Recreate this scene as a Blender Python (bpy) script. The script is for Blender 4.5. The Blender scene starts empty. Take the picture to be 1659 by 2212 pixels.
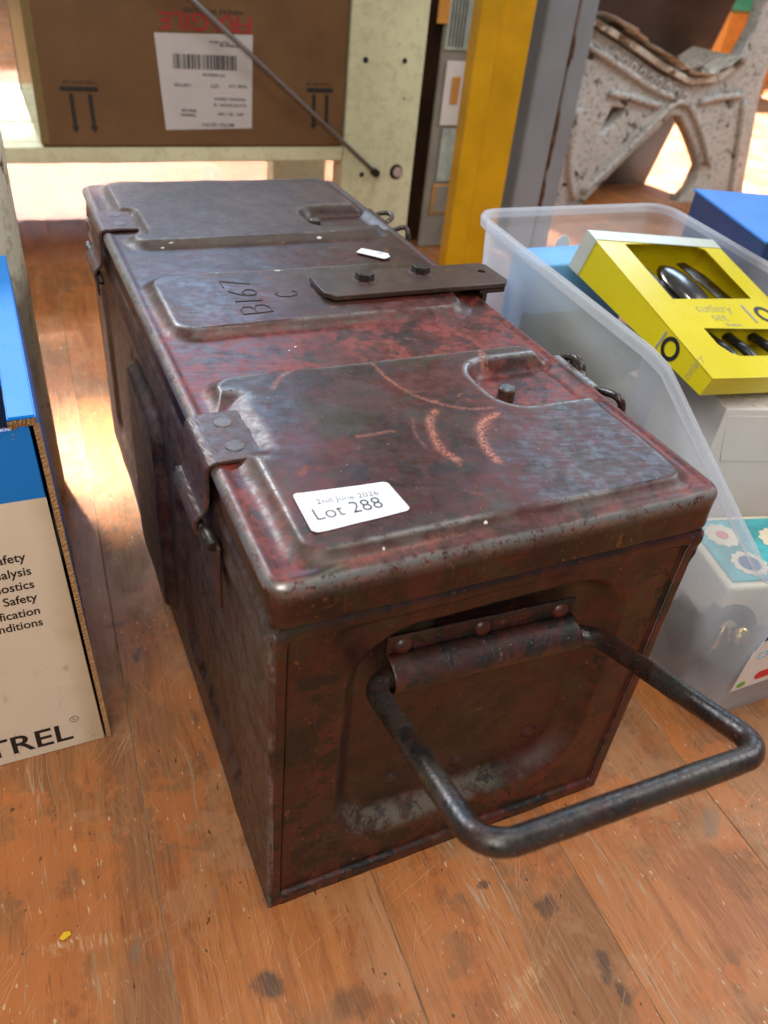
import bpy, bmesh, math, random
import numpy as np
from mathutils import Matrix, Vector
random.seed(7); rng = np.random.default_rng(7)
sc = bpy.context.scene
COL = sc.collection
R = math.radians

# ------------------------------------------------------------------ camera
cam_d = bpy.data.cameras.new('camera'); cam = bpy.data.objects.new('camera', cam_d); COL.objects.link(cam)
FWD = Vector((0.37614284, 0.70737426, -0.59844651)); DOWN = Vector((-0.17540555, -0.57983766, -0.79562628))
zax = -FWD.normalized(); yax = -DOWN.normalized(); xax = yax.cross(zax).normalized(); yax = zax.cross(xax)
M = Matrix((xax, yax, zax)).transposed().to_4x4(); M.translation = Vector((-0.07258992, -0.22361611, 0.47398228))
cam.matrix_world = M
cam_d.sensor_fit = 'VERTICAL'; cam_d.sensor_height = 36.0; cam_d.lens = 1710.32 / 2212.0 * 36.0
cam_d.clip_start = 0.01; cam_d.clip_end = 60
cam_d.dof.use_dof = True; cam_d.dof.focus_distance = 0.47; cam_d.dof.aperture_fstop = 9.5; cam_d.dof.aperture_blades = 0
sc.camera = cam

# ------------------------------------------------------------------ world and lamps (indoors: dim room, window light, sun beams, added fill)
w = bpy.data.worlds.new('World'); sc.world = w; w.use_nodes = True
bg = w.node_tree.nodes['Background']; bg.inputs[0].default_value = (0.95, 0.95, 1.0, 1); bg.inputs[1].default_value = 0.21

def area(name, loc, target, sx, sy, power, col=(1, 1, 1), spread=180):
    l = bpy.data.lights.new(name, 'AREA'); l.shape = 'RECTANGLE'; l.size = sx; l.size_y = sy
    l.energy = power; l.color = col; l.spread = R(spread)
    o = bpy.data.objects.new(name, l); COL.objects.link(o); o.location = loc
    d = Vector(target) - Vector(loc); o.rotation_euler = d.to_track_quat('-Z', 'Y').to_euler()
    return o
area('ceiling_lamp', (-0.70, -0.90, 1.45), (0.10, 0.05, 0.0), 0.9, 0.9, 18, (1.0, 0.93, 0.83))
area('back_window', (0.55, 3.6, 2.25), (0.2, 0.2, 0.1), 1.7, 1.35, 46, (0.48, 0.68, 1.0))
area('strip_lamp', (0.25, -0.10, 2.3), (0.15, 0.0, 0.0), 1.5, 0.16, 15, (1.0, 0.97, 0.90))
area('side_window', (3.4, 3.0, 2.65), (0.2, 0.05, 0.25), 1.5, 1.2, 36, (0.56, 0.77, 1.0))
area('right_window', (2.3, 0.1, 1.7), (0.45, 0.2, 0.1), 1.1, 0.9, 27, (0.92, 0.95, 1.0))  # unseen fill added to brighten the tub and its contents
area('left_window', (-0.95, 2.9, 2.5), (-0.03, 0.65, 0.0), 1.1, 0.8, 90, (0.90, 0.95, 1.0))
area('sun_beam_back', (0.15, 4.30, 2.6), (0.15, 1.80, 0.0), 2.4, 1.25, 29, (1.0, 0.94, 0.90), 4)
area('sun_beam_right', (2.75, 4.2, 2.6), (2.35, 1.92, 0.0), 2.3, 1.45, 125, (1.0, 0.96, 0.97), 4)
area('sun_beam_gap', (-0.20, 1.15, 2.3), (-0.032, 0.520, 0.0), 0.056, 0.100, 0.62, (0.88, 0.96, 1.0), 6.0)

vs = sc.view_settings
sc.display_settings.display_device = 'sRGB'; vs.view_transform = 'Standard'; vs.look = 'None'; vs.exposure = 0.0; vs.gamma = 1.0; vs.use_curve_mapping = False
sc.render.engine = 'CYCLES'
cy = sc.cycles; cy.use_denoising = True; cy.max_bounces = 6; cy.diffuse_bounces = 3; cy.glossy_bounces = 3; cy.transparent_max_bounces = 20; cy.adaptive_threshold = .02; cy.sample_clamp_indirect = 4; cy.caustics_reflective = False; cy.caustics_refractive = False

# ------------------------------------------------------------------ node helper
class NT:
    def __init__(s, name):
        s.m = bpy.data.materials.new(name); s.m.use_nodes = True; s.t = s.m.node_tree; s.t.nodes.clear()
        s.out = s.t.nodes.new('ShaderNodeOutputMaterial'); s.b = s.t.nodes.new('ShaderNodeBsdfPrincipled')
        s.t.links.new(s.b.outputs[0], s.out.inputs[0]); s._p = None
    def n(s, k, **a):
        x = s.t.nodes.new(k)
        for q, v in a.items(): setattr(x, q, v)
        return x
    def set(s, sock, v):
        if isinstance(v, bpy.types.NodeSocket): s.t.links.new(v, sock)
        elif v is not None:
            if isinstance(v, (tuple, list)) and len(v) == 3 and sock.type == 'RGBA': v = (*v, 1)
            sock.default_value = v
    def pos(s):
        if s._p is None: s._p = s.n('ShaderNodeNewGeometry').outputs['Position']
        return s._p
    def objc(s): return s.n('ShaderNodeTexCoord').outputs['Object']
    def rnd(s): return s.n('ShaderNodeObjectInfo').outputs['Random']
    def attr(s, a): return s.n('ShaderNodeAttribute', attribute_name=a).outputs['Fac']
    def map(s, v, loc=(0, 0, 0), rot=(0, 0, 0), scale=(1, 1, 1)):
        x = s.n('ShaderNodeMapping'); s.set(x.inputs[0], v); s.set(x.inputs[1], loc); x.inputs[2].default_value = rot; x.inputs[3].default_value = scale
        return x.outputs[0]
    def noise(s, v, scale, detail=4, rough=.55, dist=0., lac=2.):
        x = s.n('ShaderNodeTexNoise'); s.set(x.inputs['Vector'], v); s.set(x.inputs['Scale'], scale); s.set(x.inputs['Detail'], detail)
        s.set(x.inputs['Roughness'], rough); s.set(x.inputs['Distortion'], dist); return x.outputs[0]
    def voro(s, v, scale, feature='F1', rand=1.):
        x = s.n('ShaderNodeTexVoronoi', feature=feature); s.set(x.inputs['Vector'], v); s.set(x.inputs['Scale'], scale); s.set(x.inputs['Randomness'], rand); return x.outputs[0]
    def math(s, op, a, b=None, c=None, clamp=False):
        x = s.n('ShaderNodeMath', operation=op, use_clamp=clamp); s.set(x.inputs[0], a)
        if b is not None: s.set(x.inputs[1], b)
        if c is not None: s.set(x.inputs[2], c)
        return x.outputs[0]
    def vmath(s, op, a, b):
        x = s.n('ShaderNodeVectorMath', operation=op); s.set(x.inputs[0], a); s.set(x.inputs[1], b)
        return x.outputs['Value'] if op in ('LENGTH', 'DISTANCE') else x.outputs[0]
    def step(s, v, lo, hi, smooth=True):
        x = s.n('ShaderNodeMapRange', interpolation_type='SMOOTHSTEP' if smooth else 'LINEAR'); s.set(x.inputs[0], v); s.set(x.inputs[1], lo); s.set(x.inputs[2], hi)
        return x.outputs[0]
    def mix(s, f, a, b):
        x = s.n('ShaderNodeMix', data_type='RGBA'); s.set(x.inputs[0], f); s.set(x.inputs[6], a); s.set(x.inputs[7], b); return x.outputs[2]
    def mixf(s, f, a, b):
        x = s.n('ShaderNodeMix', data_type='FLOAT'); s.set(x.inputs[0], f); s.set(x.inputs[2], a); s.set(x.inputs[3], b); return x.outputs[0]
    def mul(s, a, b): return s.math('MULTIPLY', a, b, clamp=False)
    def xyz(s, v):
        x = s.n('ShaderNodeSeparateXYZ'); s.set(x.inputs[0], v); return x.outputs
    def comb(s, x_, y_, z_):
        x = s.n('ShaderNodeCombineXYZ'); s.set(x.inputs[0], x_); s.set(x.inputs[1], y_); s.set(x.inputs[2], z_); return x.outputs[0]
    def bump(s, h, strength=.3, dist=.001, nrm=None):
        x = s.n('ShaderNodeBump'); s.set(x.inputs['Height'], h); s.set(x.inputs['Strength'], strength); s.set(x.inputs['Distance'], dist)
        if nrm is not None: s.set(x.inputs['Normal'], nrm)
        return x.outputs[0]
    def done(s, col=None, rough=.5, metal=0., spec=.5, normal=None, **kw):
        b = s.b
        if col is not None: s.set(b.inputs['Base Color'], col)
        s.set(b.inputs['Roughness'], rough); s.set(b.inputs['Metallic'], metal); s.set(b.inputs['Specular IOR Level'], spec)
        if normal is not None: s.set(b.inputs['Normal'], normal)
        for k, v in kw.items(): s.set(b.inputs[k.replace('_', ' ')], v)
        return s.m

def simple(name, col, rough=.5, metal=0., spec=.5, var=.12, nscale=30, bump=.0, bscale=400, **kw):
    t = NT(name); p = t.pos()
    a = t.noise(p, nscale, 5, .6); c = t.mix(t.step(a, .3, .7), tuple(x * (1 - var) for x in col), tuple(min(1, x * (1 + var)) for x in col))
    r = t.math('ADD', t.mul(t.math('SUBTRACT', t.noise(p, nscale * 2.3, 4), .5), .25), rough)
    nrm = t.bump(t.noise(p, bscale, 4), bump, .0005) if bump else None
    return t.done(c, r, metal, spec, nrm, **kw)

# ------------------------------------------------------------------ mesh helpers (world coordinates in, parent-local out)
ORG = {}
def thing(name, label, cat, loc, group=None):
    o = bpy.data.objects.new(name, None); COL.objects.link(o); o.location = loc; o.empty_display_size = .02
    o['label'] = label; o['category'] = cat
    if group: o['group'] = group
    ORG[o.name] = Vector(loc); return o
def put(name, me, mat, parent=None, origin=None, smooth=False):
    """link mesh (world coords) as object; verts become relative to parent's origin / own origin"""
    if parent is not None: org = ORG[parent.name]
    else: org = Vector(origin if origin is not None else (0, 0, 0))
    me.transform(Matrix.Translation(-org)); me.name = name
    o = bpy.data.objects.new(name, me); COL.objects.link(o)
    if mat is not None:
        me.materials.clear()
        for m_ in (mat if isinstance(mat, (list, tuple)) else [mat]): me.materials.append(m_)
    if parent is not None: o.parent = parent
    else: o.location = org
    ORG[o.name] = org
    if smooth: me.polygons.foreach_set('use_smooth', [True] * len(me.polygons))
    me.update(); return o
def tag(o, label, cat, group=None):
    o['label'] = label; o['category'] = cat
    if group: o['group'] = group
    return o
def raw(V, F):
    me = bpy.data.meshes.new('m'); me.from_pydata([tuple(map(float, v)) for v in V], [], [tuple(f) for f in F]); me.validate(); return me
def bm_mesh(bm):
    me = bpy.data.meshes.new('m'); bmesh.ops.recalc_face_normals(bm, faces=bm.faces); bm.to_mesh(me); bm.free(); return me
def box(x0, x1, y0, y1, z0, z1, bev=.0, seg=2, mat4=None, taper=None):
    bm = bmesh.new(); bmesh.ops.create_cube(bm, size=1)
    for v in bm.verts:
        v.co = Vector((x0 if v.co.x < 0 else x1, y0 if v.co.y < 0 else y1, z0 if v.co.z < 0 else z1))
    if bev: bmesh.ops.bevel(bm, geom=list(bm.edges), offset=bev, segments=seg, affect='EDGES', profile=.5)
    if mat4 is not None: bmesh.ops.transform(bm, matrix=mat4, verts=bm.verts)
    return bm_mesh(bm)
def join(*ms):
    bm = bmesh.new()
    for m_ in ms: bm.from_mesh(m_); bpy.data.meshes.remove(m_)
    me = bpy.data.meshes.new('m'); bm.to_mesh(me); bm.free(); return me
def cyl(p0, p1, r0, r1=None, seg=24, bev=0., cap=True):
    p0, p1 = Vector(p0), Vector(p1); d = p1 - p0; r1 = r0 if r1 is None else r1
    bm = bmesh.new(); bmesh.ops.create_cone(bm, cap_ends=cap, segments=seg, radius1=r0, radius2=r1, depth=d.length)
    if bev:
        e = [x for x in bm.edges if len(x.link_faces) == 2 and any(len(f.verts) > 4 for f in x.link_faces)]
        bmesh.ops.bevel(bm, geom=e, offset=bev, segments=3, affect='EDGES', profile=.5)
    q = d.to_track_quat('Z', 'Y').to_matrix().to_4x4(); q.translation = (p0 + p1) / 2
    bmesh.ops.transform(bm, matrix=q, verts=bm.verts); return bm_mesh(bm)
def smooth_path(pts, n=10, closed=False):
    P = [Vector(p) for p in pts]; out = []
    N = len(P)
    for i in range(N if closed else N - 1):
        a, b = P[i], P[(i + 1) % N]
        p_ = P[i - 1] if (i > 0 or closed) else a * 2 - b
        q_ = P[(i + 2) % N] if (i + 2 < N or closed) else b * 2 - a
        for k in range(n):
            t = k / n
            out.append(.5 * ((2 * a) + (b - p_) * t + (2 * p_ - 5 * a + 4 * b - q_) * t * t + (3 * a - p_ - 3 * b + q_) * t ** 3))
    if not closed: out.append(P[-1])
    return out
def fillet(pts, r, n=8):
    P = [Vector(p) for p in pts]; out = [P[0]]
    for i in range(1, len(P) - 1):
        a = (P[i - 1] - P[i]).normalized(); b = (P[i + 1] - P[i]).normalized(); ang = a.angle(b); t = r / math.tan(ang / 2)
        s0 = P[i] + a * t; s1 = P[i] + b * t; c_ = P[i] + (a + b).normalized() * (r / math.sin(ang / 2))
        v0 = s0 - c_; v1 = s1 - c_; th = v0.angle(v1)
        for k in range(n + 1):
            u = k / n; out.append(c_ + (v0 * math.sin((1 - u) * th) + v1 * math.sin(u * th)) / math.sin(th))
    out.append(P[-1]); return out
def tube(path, rad, seg=14, cap=True, jitter=0.):
    P = [Vector(p) for p in path]; N = len(P); V = []; F = []
    t0 = (P[1] - P[0]).normalized(); up = Vector((0, 0, 1)) if abs(t0.z) < .9 else Vector((1, 0, 0)); nrm = t0.cross(up).normalized()
    for i in range(N):
        t = (P[min(i + 1, N - 1)] - P[max(i - 1, 0)]).normalized()
        nrm = (nrm - t * nrm.dot(t)).normalized(); bi = t.cross(nrm)
        r = rad[i] if hasattr(rad, '__len__') else rad
        for k in range(seg):
            a = 2 * math.pi * k / seg; rr = r * (1 + jitter * (random.random() - .5))
            V.append(P[i] + nrm * (rr * math.cos(a)) + bi * (rr * math.sin(a)))
    for i in range(N - 1):
        for k in range(seg):
            k2 = (k + 1) % seg; F.append((i * seg + k, i * seg + k2, (i + 1) * seg + k2, (i + 1) * seg + k))
    if cap: F.append(tuple(range(seg - 1, -1, -1))); F.append(tuple((N - 1) * seg + k for k in range(seg)))
    return raw(V, F)
def flat2d(outer, holes=(), thick=.002, bev=0., M4=None, res=3):
    """2D outline (u,v) with holes -> plate mesh; M4 maps (u,v,w) to world"""
    cu = bpy.data.curves.new('c', 'CURVE'); cu.dimensions = '2D'; cu.fill_mode = 'BOTH'; cu.extrude = thick / 2 - bev; cu.bevel_depth = bev; cu.bevel_resolution = res
    for pl in [outer, *holes]:
        s = cu.splines.new('POLY'); s.points.add(len(pl) - 1); s.use_cyclic_u = True
        for q, (u, v) in zip(s.points, pl): q.co = (u, v, 0, 1)
    ob = bpy.data.objects.new('c', cu); COL.objects.link(ob); bpy.context.view_layer.update()
    me = bpy.data.meshes.new_from_object(ob); bpy.data.objects.remove(ob); bpy.data.curves.remove(cu)
    if M4 is not None: me.transform(M4)
    return me
def text(body, size, M4, mat, parent, name='lettering', align='LEFT', offset=0., space=1., shear=0., ext=0., sx=1.):
    cu = bpy.data.curves.new('t', 'FONT'); cu.body = body; cu.size = size; cu.align_x = align; cu.offset = offset; cu.space_character = space; cu.shear = shear; cu.extrude = ext; cu.resolution_u = 4
    ob = bpy.data.objects.new('t', cu); COL.objects.link(ob); bpy.context.view_layer.update()
    me = bpy.data.meshes.new_from_object(ob); bpy.data.objects.remove(ob); bpy.data.curves.remove(cu)
    me.transform(M4 @ Matrix.Diagonal((sx, 1, 1, 1)))
    return put(name, me, mat, parent)
def frame(o, u, v):
    u = Vector(u).normalized(); v = Vector(v); v = (v - u * v.dot(u)).normalized(); w_ = u.cross(v)
    m_ = Matrix((u, v, w_)).transposed().to_4x4(); m_.translation = Vector(o); return m_
def rrect(x0, x1, y0, y1, r, n=6):
    out = []
    for cx, cy_, a0 in ((x1 - r, y1 - r, 0), (x0 + r, y1 - r, 90), (x0 + r, y0 + r, 180), (x1 - r, y0 + r, 270)):
        for k in range(n + 1):
            a = R(a0 + 90 * k / n); out.append((cx + r * math.cos(a), cy_ + r * math.sin(a)))
    return out

# numpy value noise
def vnoise(x, y, seed=0):
    xi = np.floor(x).astype(np.int64); yi = np.floor(y).astype(np.int64); xf = x - xi; yf = y - yi
    def h(a, b):
        n_ = (a * 374761393 + b * 668265263 + seed * 974634777) & 0x7fffffff
        n_ = ((n_ ^ (n_ >> 13)) * 1274126177) & 0x7fffffff
        return ((n_ ^ (n_ >> 16)) & 0xffff) / 65535.
    u = xf * xf * (3 - 2 * xf); v = yf * yf * (3 - 2 * yf)
    return (h(xi, yi) * (1 - u) + h(xi + 1, yi) * u) * (1 - v) + (h(xi, yi + 1) * (1 - u) + h(xi + 1, yi + 1) * u) * v
def fbm(x, y, f, oct=4, seed=0):
    s = 0; a = .5; t = 0
    for i in range(oct): s = s + a * vnoise(x * f, y * f, seed + i); t += a; a *= .55; f *= 2.03
    return s / t
def sstep(v, lo, hi):
    t = np.clip((v - lo) / (hi - lo), 0, 1); return t * t * (3 - 2 * t)
def sd_rr(x, y, x0, x1, y0, y1, r):
    cx, cy_ = (x0 + x1) / 2, (y0 + y1) / 2; qx = np.abs(x - cx) - (x1 - x0) / 2 + r; qy = np.abs(y - cy_) - (y1 - y0) / 2 + r
    return np.hypot(np.maximum(qx, 0), np.maximum(qy, 0)) + np.minimum(np.maximum(qx, qy), 0) - r
def sd_path(x, y, pts):
    d = np.full(x.shape, 9.)
    for (ax, ay), (bx, by) in zip(pts[:-1], pts[1:]):
        vx, vy = bx - ax, by - ay; t = np.clip(((x - ax) * vx + (y - ay) * vy) / (vx * vx + vy * vy), 0, 1)
        d = np.minimum(d, np.hypot(x - ax - t * vx, y - ay - t * vy))
    return d
def set_attr(me, name, arr):
    a = me.attributes.new(name, 'FLOAT', 'POINT'); a.data.foreach_set('value', np.asarray(arr, dtype=np.float32).ravel())

# ------------------------------------------------------------------ materials
def wood_floor():
    t = NT('varnished_board'); P = t.map(t.pos(), rot=(0, 0, R(2.6)))
    rnd = t.rnd(); off = t.comb(t.mul(rnd, 37.), t.mul(rnd, 91.), t.mul(rnd, 13.))
    q = t.vmath('ADD', P, off)
    warpn = t.n('ShaderNodeTexNoise'); t.set(warpn.inputs['Vector'], q); warpn.inputs['Scale'].default_value = 9.; warpn.inputs['Detail'].default_value = 3
    qw = t.vmath('ADD', q, t.map(warpn.outputs[1], loc=(-.010, 0, 0), scale=(.020, 0, 0)))
    g1 = t.noise(t.map(qw, scale=(46, 2.6, 10)), 1.0, 4, .62)
    g2 = t.noise(t.map(qw, scale=(330, 10, 40)), 1.0, 4, .68)
    g3 = t.noise(t.map(q, scale=(1300, 60, 90)), 1.0, 2, .62)
    pores = t.noise(t.map(q, scale=(700, 55, 90)), 1.0, 1, .5)
    big = t.noise(t.map(q, scale=(1.2, .8, 1)), 8., 6, .68)
    c = t.mix(t.step(g1, .36, .62), (.335, .106, .027), (.485, .172, .046))
    c = t.mix(t.mul(t.step(g2, .52, .68), .42), c, (.215, .072, .027))
    c = t.mix(t.mul(t.step(g3, .54, .70), .42), c, (.64, .30, .120))
    c = t.mix(t.mul(t.step(big, .475, .560), .66), c, t.mix(t.step(g2, .40, .62), (.300, .140, .056), (.205, .090, .036)))       # varnish worn through
    b2 = t.noise(t.map(q, loc=(4, 9, 2)), 14., 5, .70)
    c = t.mix(t.mul(t.step(b2, .53, .58), .62), c, (.535, .168, .040))
    c = t.mix(t.mul(t.step(t.noise(t.map(q, loc=(7, 3, 5)), 10., 5, .72), 0.53, .60), .36), c, (.50, .255, .120))   # dry pinkish scuffed areas
    c = t.mix(t.math('MULTIPLY', t.math('SUBTRACT', rnd, .55), .35, clamp=True), c, (.26, .12, .05))
    c = t.mix(t.mul(t.step(pores, .66, .74), .45), c, (.130, .048, .018))
    # foot scuffs: bundles of thin scratches in several directions
    mA = t.noise(t.pos(), 17., 3, .6); mskA = t.step(mA, .50, .60); mskB = t.math('SUBTRACT', 1., t.step(mA, .40, .50))
    scr = None
    for k, (ang, sx, sy, sd, lo) in enumerate(((78, 1500, 12, 3.1, .665), (60, 1300, 18, 7.7, .675), (112, 1700, 11, 12.3, .67), (20, 1400, 14, 21.4, .69), (95, 1100, 24, 31., .68), (42, 1500, 9, 44., .68))):
        v = t.map(t.map(t.pos(), rot=(0, 0, R(-ang))), loc=(sd, sd * 2, 0), scale=(sy, sx, 1))
        n_ = t.step(t.noise(v, 1.0, 1, .5), lo, lo + .05)
        n_ = t.mul(n_, mskA if k % 2 else mskB); scr = n_ if scr is None else t.math('MAXIMUM', scr, n_)
    c = t.mix(t.mul(scr, .42), c, (.74, .46, .28))
    # paint specks, splinters and dents
    sp = t.noise(t.map(q, scale=(1, .30, 1)), 420., 2, .5)
    sp = t.mul(t.step(sp, .685, .72), t.step(b2, .46, .56))
    c = t.mix(t.mul(sp, .8), c, (.68, .50, .32))
    dk = t.mul(t.step(t.noise(t.map(q, scale=(1, .5, 1)), 260., 2, .5), .715, .75), .8)
    c = t.mix(dk, c, (.045, .022, .012))
    # long drying cracks filled with pale dust
    ck = t.noise(t.map(qw, scale=(60, 2.2, 1), loc=(2, 5, 0)), 1., 3, .55); ck = t.math('ABSOLUTE', t.math('SUBTRACT', ck, .5))
    ck = t.mul(t.math('SUBTRACT', 1., t.step(ck, .0015, .006)), t.step(g1, .50, .60))
    c = t.mix(t.mul(ck, .75), c, (.42, .31, .20))
    # knots and stains where the boards have them
    wn = t.n('ShaderNodeTexNoise'); t.set(wn.inputs['Vector'], t.pos()); wn.inputs['Scale'].default_value = 150.; wn.inputs['Detail'].default_value = 4; wn.inputs['Roughness'].default_value = .65
    warp = t.vmath('ADD', t.pos(), t.map(wn.outputs[1], loc=(-.005, -.005, 0), scale=(.010, .010, 0)))
    marks = [(.158, -.061, .0085, .0075, 0, (.085, .042, .026), .85), (-.012, -.041, .0100, .0080, 50, (.045, .045, .042), .80), (.028, -.066, .012, .0095, 20, (.135, .060, .026), .75),
             (.171, -.102, .0050, .011, 15, (.070, .042, .026), .80), (.172, -.119, .0032, .008, 10, (.05, .034, .022), .80), (.299, -.053, .007, .015, 40, (.24, .17, .11), .70), (.129, -.034, .0042, .0038, 0, (.06, .035, .03), .85),
             (-.035, .224, .0026, .009, 25, (.040, .065, .080), .70), (-.046, .262, .011, .005, 0, (.05, .035, .025), .45), (-.075, .005, .0035, .008, 20, (.20, .15, .11), .6)]
    for mx, my, rx, ry, ang, colr, st in marks:
        v = t.map(t.vmath('SUBTRACT', warp, (mx, my, 0)), rot=(0, 0, R(ang))); v = t.map(v, scale=(1 / rx, 1 / ry, 0))
        d = t.vmath('LENGTH', v, (0, 0, 0)); f = t.math('SUBTRACT', 1., t.step(d, .55, 1.20))
        f = t.mul(f, t.mul(t.math('SUBTRACT', st, t.mul(scr, .6)), t.math('ADD', .55, t.mul(t.step(g3, .35, .62), .5))))
        c = t.mix(f, c, colr)
    # drag scuffs with pale splintered wood
    for (ax, ay), (bx, by), wd in (((-.150, .028), (-.060, .010), .0050), ((.092, -.108), (.158, -.078), .0055), ((-.105, -.003), (-.085, -.006), .004)):
        L_ = math.hypot(bx - ax, by - ay); ang = math.atan2(by - ay, bx - ax)
        v = t.map(t.vmath('SUBTRACT', warp, ((ax + bx) / 2, (ay + by) / 2, 0)), rot=(0, 0, -ang)); v = t.map(v, scale=(2 / L_, 1 / wd, 0))
        d = t.vmath('LENGTH', v, (0, 0, 0)); f = t.math('SUBTRACT', 1., t.step(d, .5, 1.1))
        br = t.step(t.noise(t.map(t.pos(), scale=(620, 75, 1)), 1., 4, .65), .46, .60); br = t.mul(br, t.step(t.noise(t.pos(), 70., 3), .40, .55))
        c = t.mix(t.mul(t.mul(f, br), .75), c, (.58, .36, .18))
    ht = t.math('ADD', t.mul(g2, .6), t.mul(g3, .45)); ht = t.math('SUBTRACT', ht, t.mul(scr, .5)); ht = t.math('SUBTRACT', ht, t.mul(t.math('MAXIMUM', dk, ck), .8)); ht = t.math('SUBTRACT', ht, t.mul(t.step(pores, .63, .70), .4))
    rough = t.math('ADD', t.math('ADD', .32, t.mul(t.step(big, .46, .60), .18)), t.mul(scr, .18))
    rough = t.math('ADD', rough, t.mul(g3, .16))
    return t.done(c, rough, 0, .45, t.bump(ht, .30, .0007))

def army_paint(name, tone=0.):
    """flaking maroon over black and olive; wear layers follow attributes on the pressed sheet"""
    t = NT(name); P = t.pos()
    n1 = t.noise(P, 19., 7, .66, .4); n2 = t.noise(t.map(P, loc=(3, 1, 7)), 44., 7, .70, .3); n3 = t.noise(t.map(P, loc=(9, 4, 2)), 150., 6, .70); n4 = t.noise(P, 1000., 3, .6)
    n5 = t.noise(t.map(P, loc=(5, 8, 1)), 27., 8, .72, .4); n6 = t.noise(t.map(P, loc=(2, 2, 6)), 75., 7, .72, .2)
    streak = t.noise(t.map(t.map(P, rot=(0, 0, R(12))), scale=(60, 420, 420)), 1., 5, .65)
    c = t.mix(t.step(n1, .46, .54), (.025, .0072, .0058), (.060, .0115, .0088))
    c = t.mix(t.mul(t.step(n2, .50, .55), .62), c, (.0140, .0084, .0056))        # brown-black
    c = t.mix(t.mul(t.step(n6, .53, .56), .42), c, (.064, .0125, .0092))
    c = t.mix(t.mul(t.step(t.noise(t.map(P, loc=(1, 6, 3)), 24., 7, .68), .555, .585), .55), c, (.031, .029, .0105))  # olive showing through
    br = t.attr('brown'); c = t.mix(t.mul(br, .80), c, t.mix(t.step(n2, .42, .58), (.039, .0230, .0160), (.066, .040, .029)))
    rd = t.attr('red'); c = t.mix(t.math('MULTIPLY', rd, t.step(n5, .42, .52), clamp=True), c, t.mix(t.step(n3, .44, .56), (.098, .0165, .0120), (.190, .030, .020)))
    fl = t.attr('flake'); bl = t.mul(t.step(n5, .525, .538), fl); c = t.mix(bl, c, (.0085, .0078, .0072))           # crisp flaked patches, black below
    gl = t.attr('grey'); c = t.mix(t.mul(gl, t.step(n6, .42, .56)), c, (.088, .062, .050))
    du = t.attr('dust'); c = t.mix(t.mul(du, t.math('ADD', .10, t.mul(t.step(n6, .44, .54), .75))), c, (.125, .108, .080))  # real dust on the lid, a painted reflection on the body
    og = t.mul(t.step(n3, .60, .64), t.step(n2, .50, .58)); c = t.mix(t.mul(og, .75), c, (.215, .060, .020))        # rust pits
    ed = t.attr('edge'); e2 = t.mul(ed, t.step(t.noise(P, 330., 5, .75), .36, .50)); c = t.mix(t.mul(e2, .9), c, (.36, .35, .335))
    ss = t.attr('scratch'); s2 = t.mul(ss, t.step(t.noise(P, 620., 4, .75), .42, .52)); c = t.mix(t.mul(s2, .75), c, (.56, .20, .125))
    fine = t.mul(t.step(t.noise(t.map(t.map(P, rot=(0, 0, R(70))), scale=(30, 1100, 30)), 1., 2, .5), .68, .73), .30); c = t.mix(fine, c, (.20, .085, .06))
    spk = t.step(t.noise(P, 700., 2, .5), .735, .765); c = t.mix(t.mul(spk, .8), c, (.50, .30, .20))
    ch = t.attr('chip'); c = t.mix(t.step(t.math('ADD', ch, t.mul(t.math('SUBTRACT', t.noise(P, 800., 4, .7), .5), 1.6)), .55, .65), c, (.74, .72, .68))
    ro = t.mixf(t.step(t.math('ADD', t.mul(n3, .6), t.mul(streak, .4)), .40, .60), .30, .44); ro = t.math('ADD', ro, t.mul(t.math('SUBTRACT', n3, .5), .12)); ro = t.math('ADD', ro, t.mul(br, .13)); ro = t.mixf(t.mul(e2, .8), ro, .30); ro = t.mixf(du, ro, .55); ro = t.math('ADD', ro, t.mul(rd, .06))
    ro = t.mixf(t.attr('satin'), ro, .33)
    h = t.math('ADD', t.mul(n3, .42), t.mul(n4, .14)); h = t.math('SUBTRACT', h, t.mul(bl, .45)); h = t.math('ADD', h, t.mul(n6, .40))
    return t.done(c, ro, t.mul(e2, .8), .55, t.bump(h, .30, .0008))

def steel_rod():
    t = NT('worn_black_steel'); P = t.pos()
    n1 = t.noise(P, 80., 7, .7, .3); n2 = t.noise(P, 280., 6, .7); n3 = t.noise(P, 25., 5, .6)
    c = t.mix(t.step(n1, .46, .55), (.014, .0112, .0100), (.036, .0130, .0088)); c = t.mix(t.mul(t.step(n2, .52, .57), .75), c, (.0095, .0080, .0075))
    c = t.mix(t.mul(t.step(n3, .56, .62), .5), c, (.030, .030, .013)); c = t.mix(t.step(t.noise(P, 520., 2), .72, .75), c, (.28, .19, .14))
    m_ = t.mul(t.step(t.noise(P, 34., 6, .7), .47, .60), .50)
    c = t.mix(m_, c, (.105, .090, .078))
    return t.done(c, t.math('ADD', .17, t.mul(t.step(n2, .40, .60), .26)), m_, .65, t.bump(t.math('ADD', n2, t.mul(n1, 1.6)), .38, .0006))

def cardboard(name, col, sx=1):
    t = NT(name); P = t.pos(); a = t.noise(t.map(P, scale=(1, 1, 60)), 20., 4); b = t.noise(P, 14., 5, .6)
    c = t.mix(t.step(b, .3, .7), tuple(x * .86 for x in col), tuple(min(1, x * 1.1) for x in col)); c = t.mix(t.mul(t.step(a, .5, .7), .12), c, tuple(x * .7 for x in col))
    return t.done(c, .72, 0, .3, t.bump(t.noise(P, 500, 3), .1, .0004))

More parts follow.
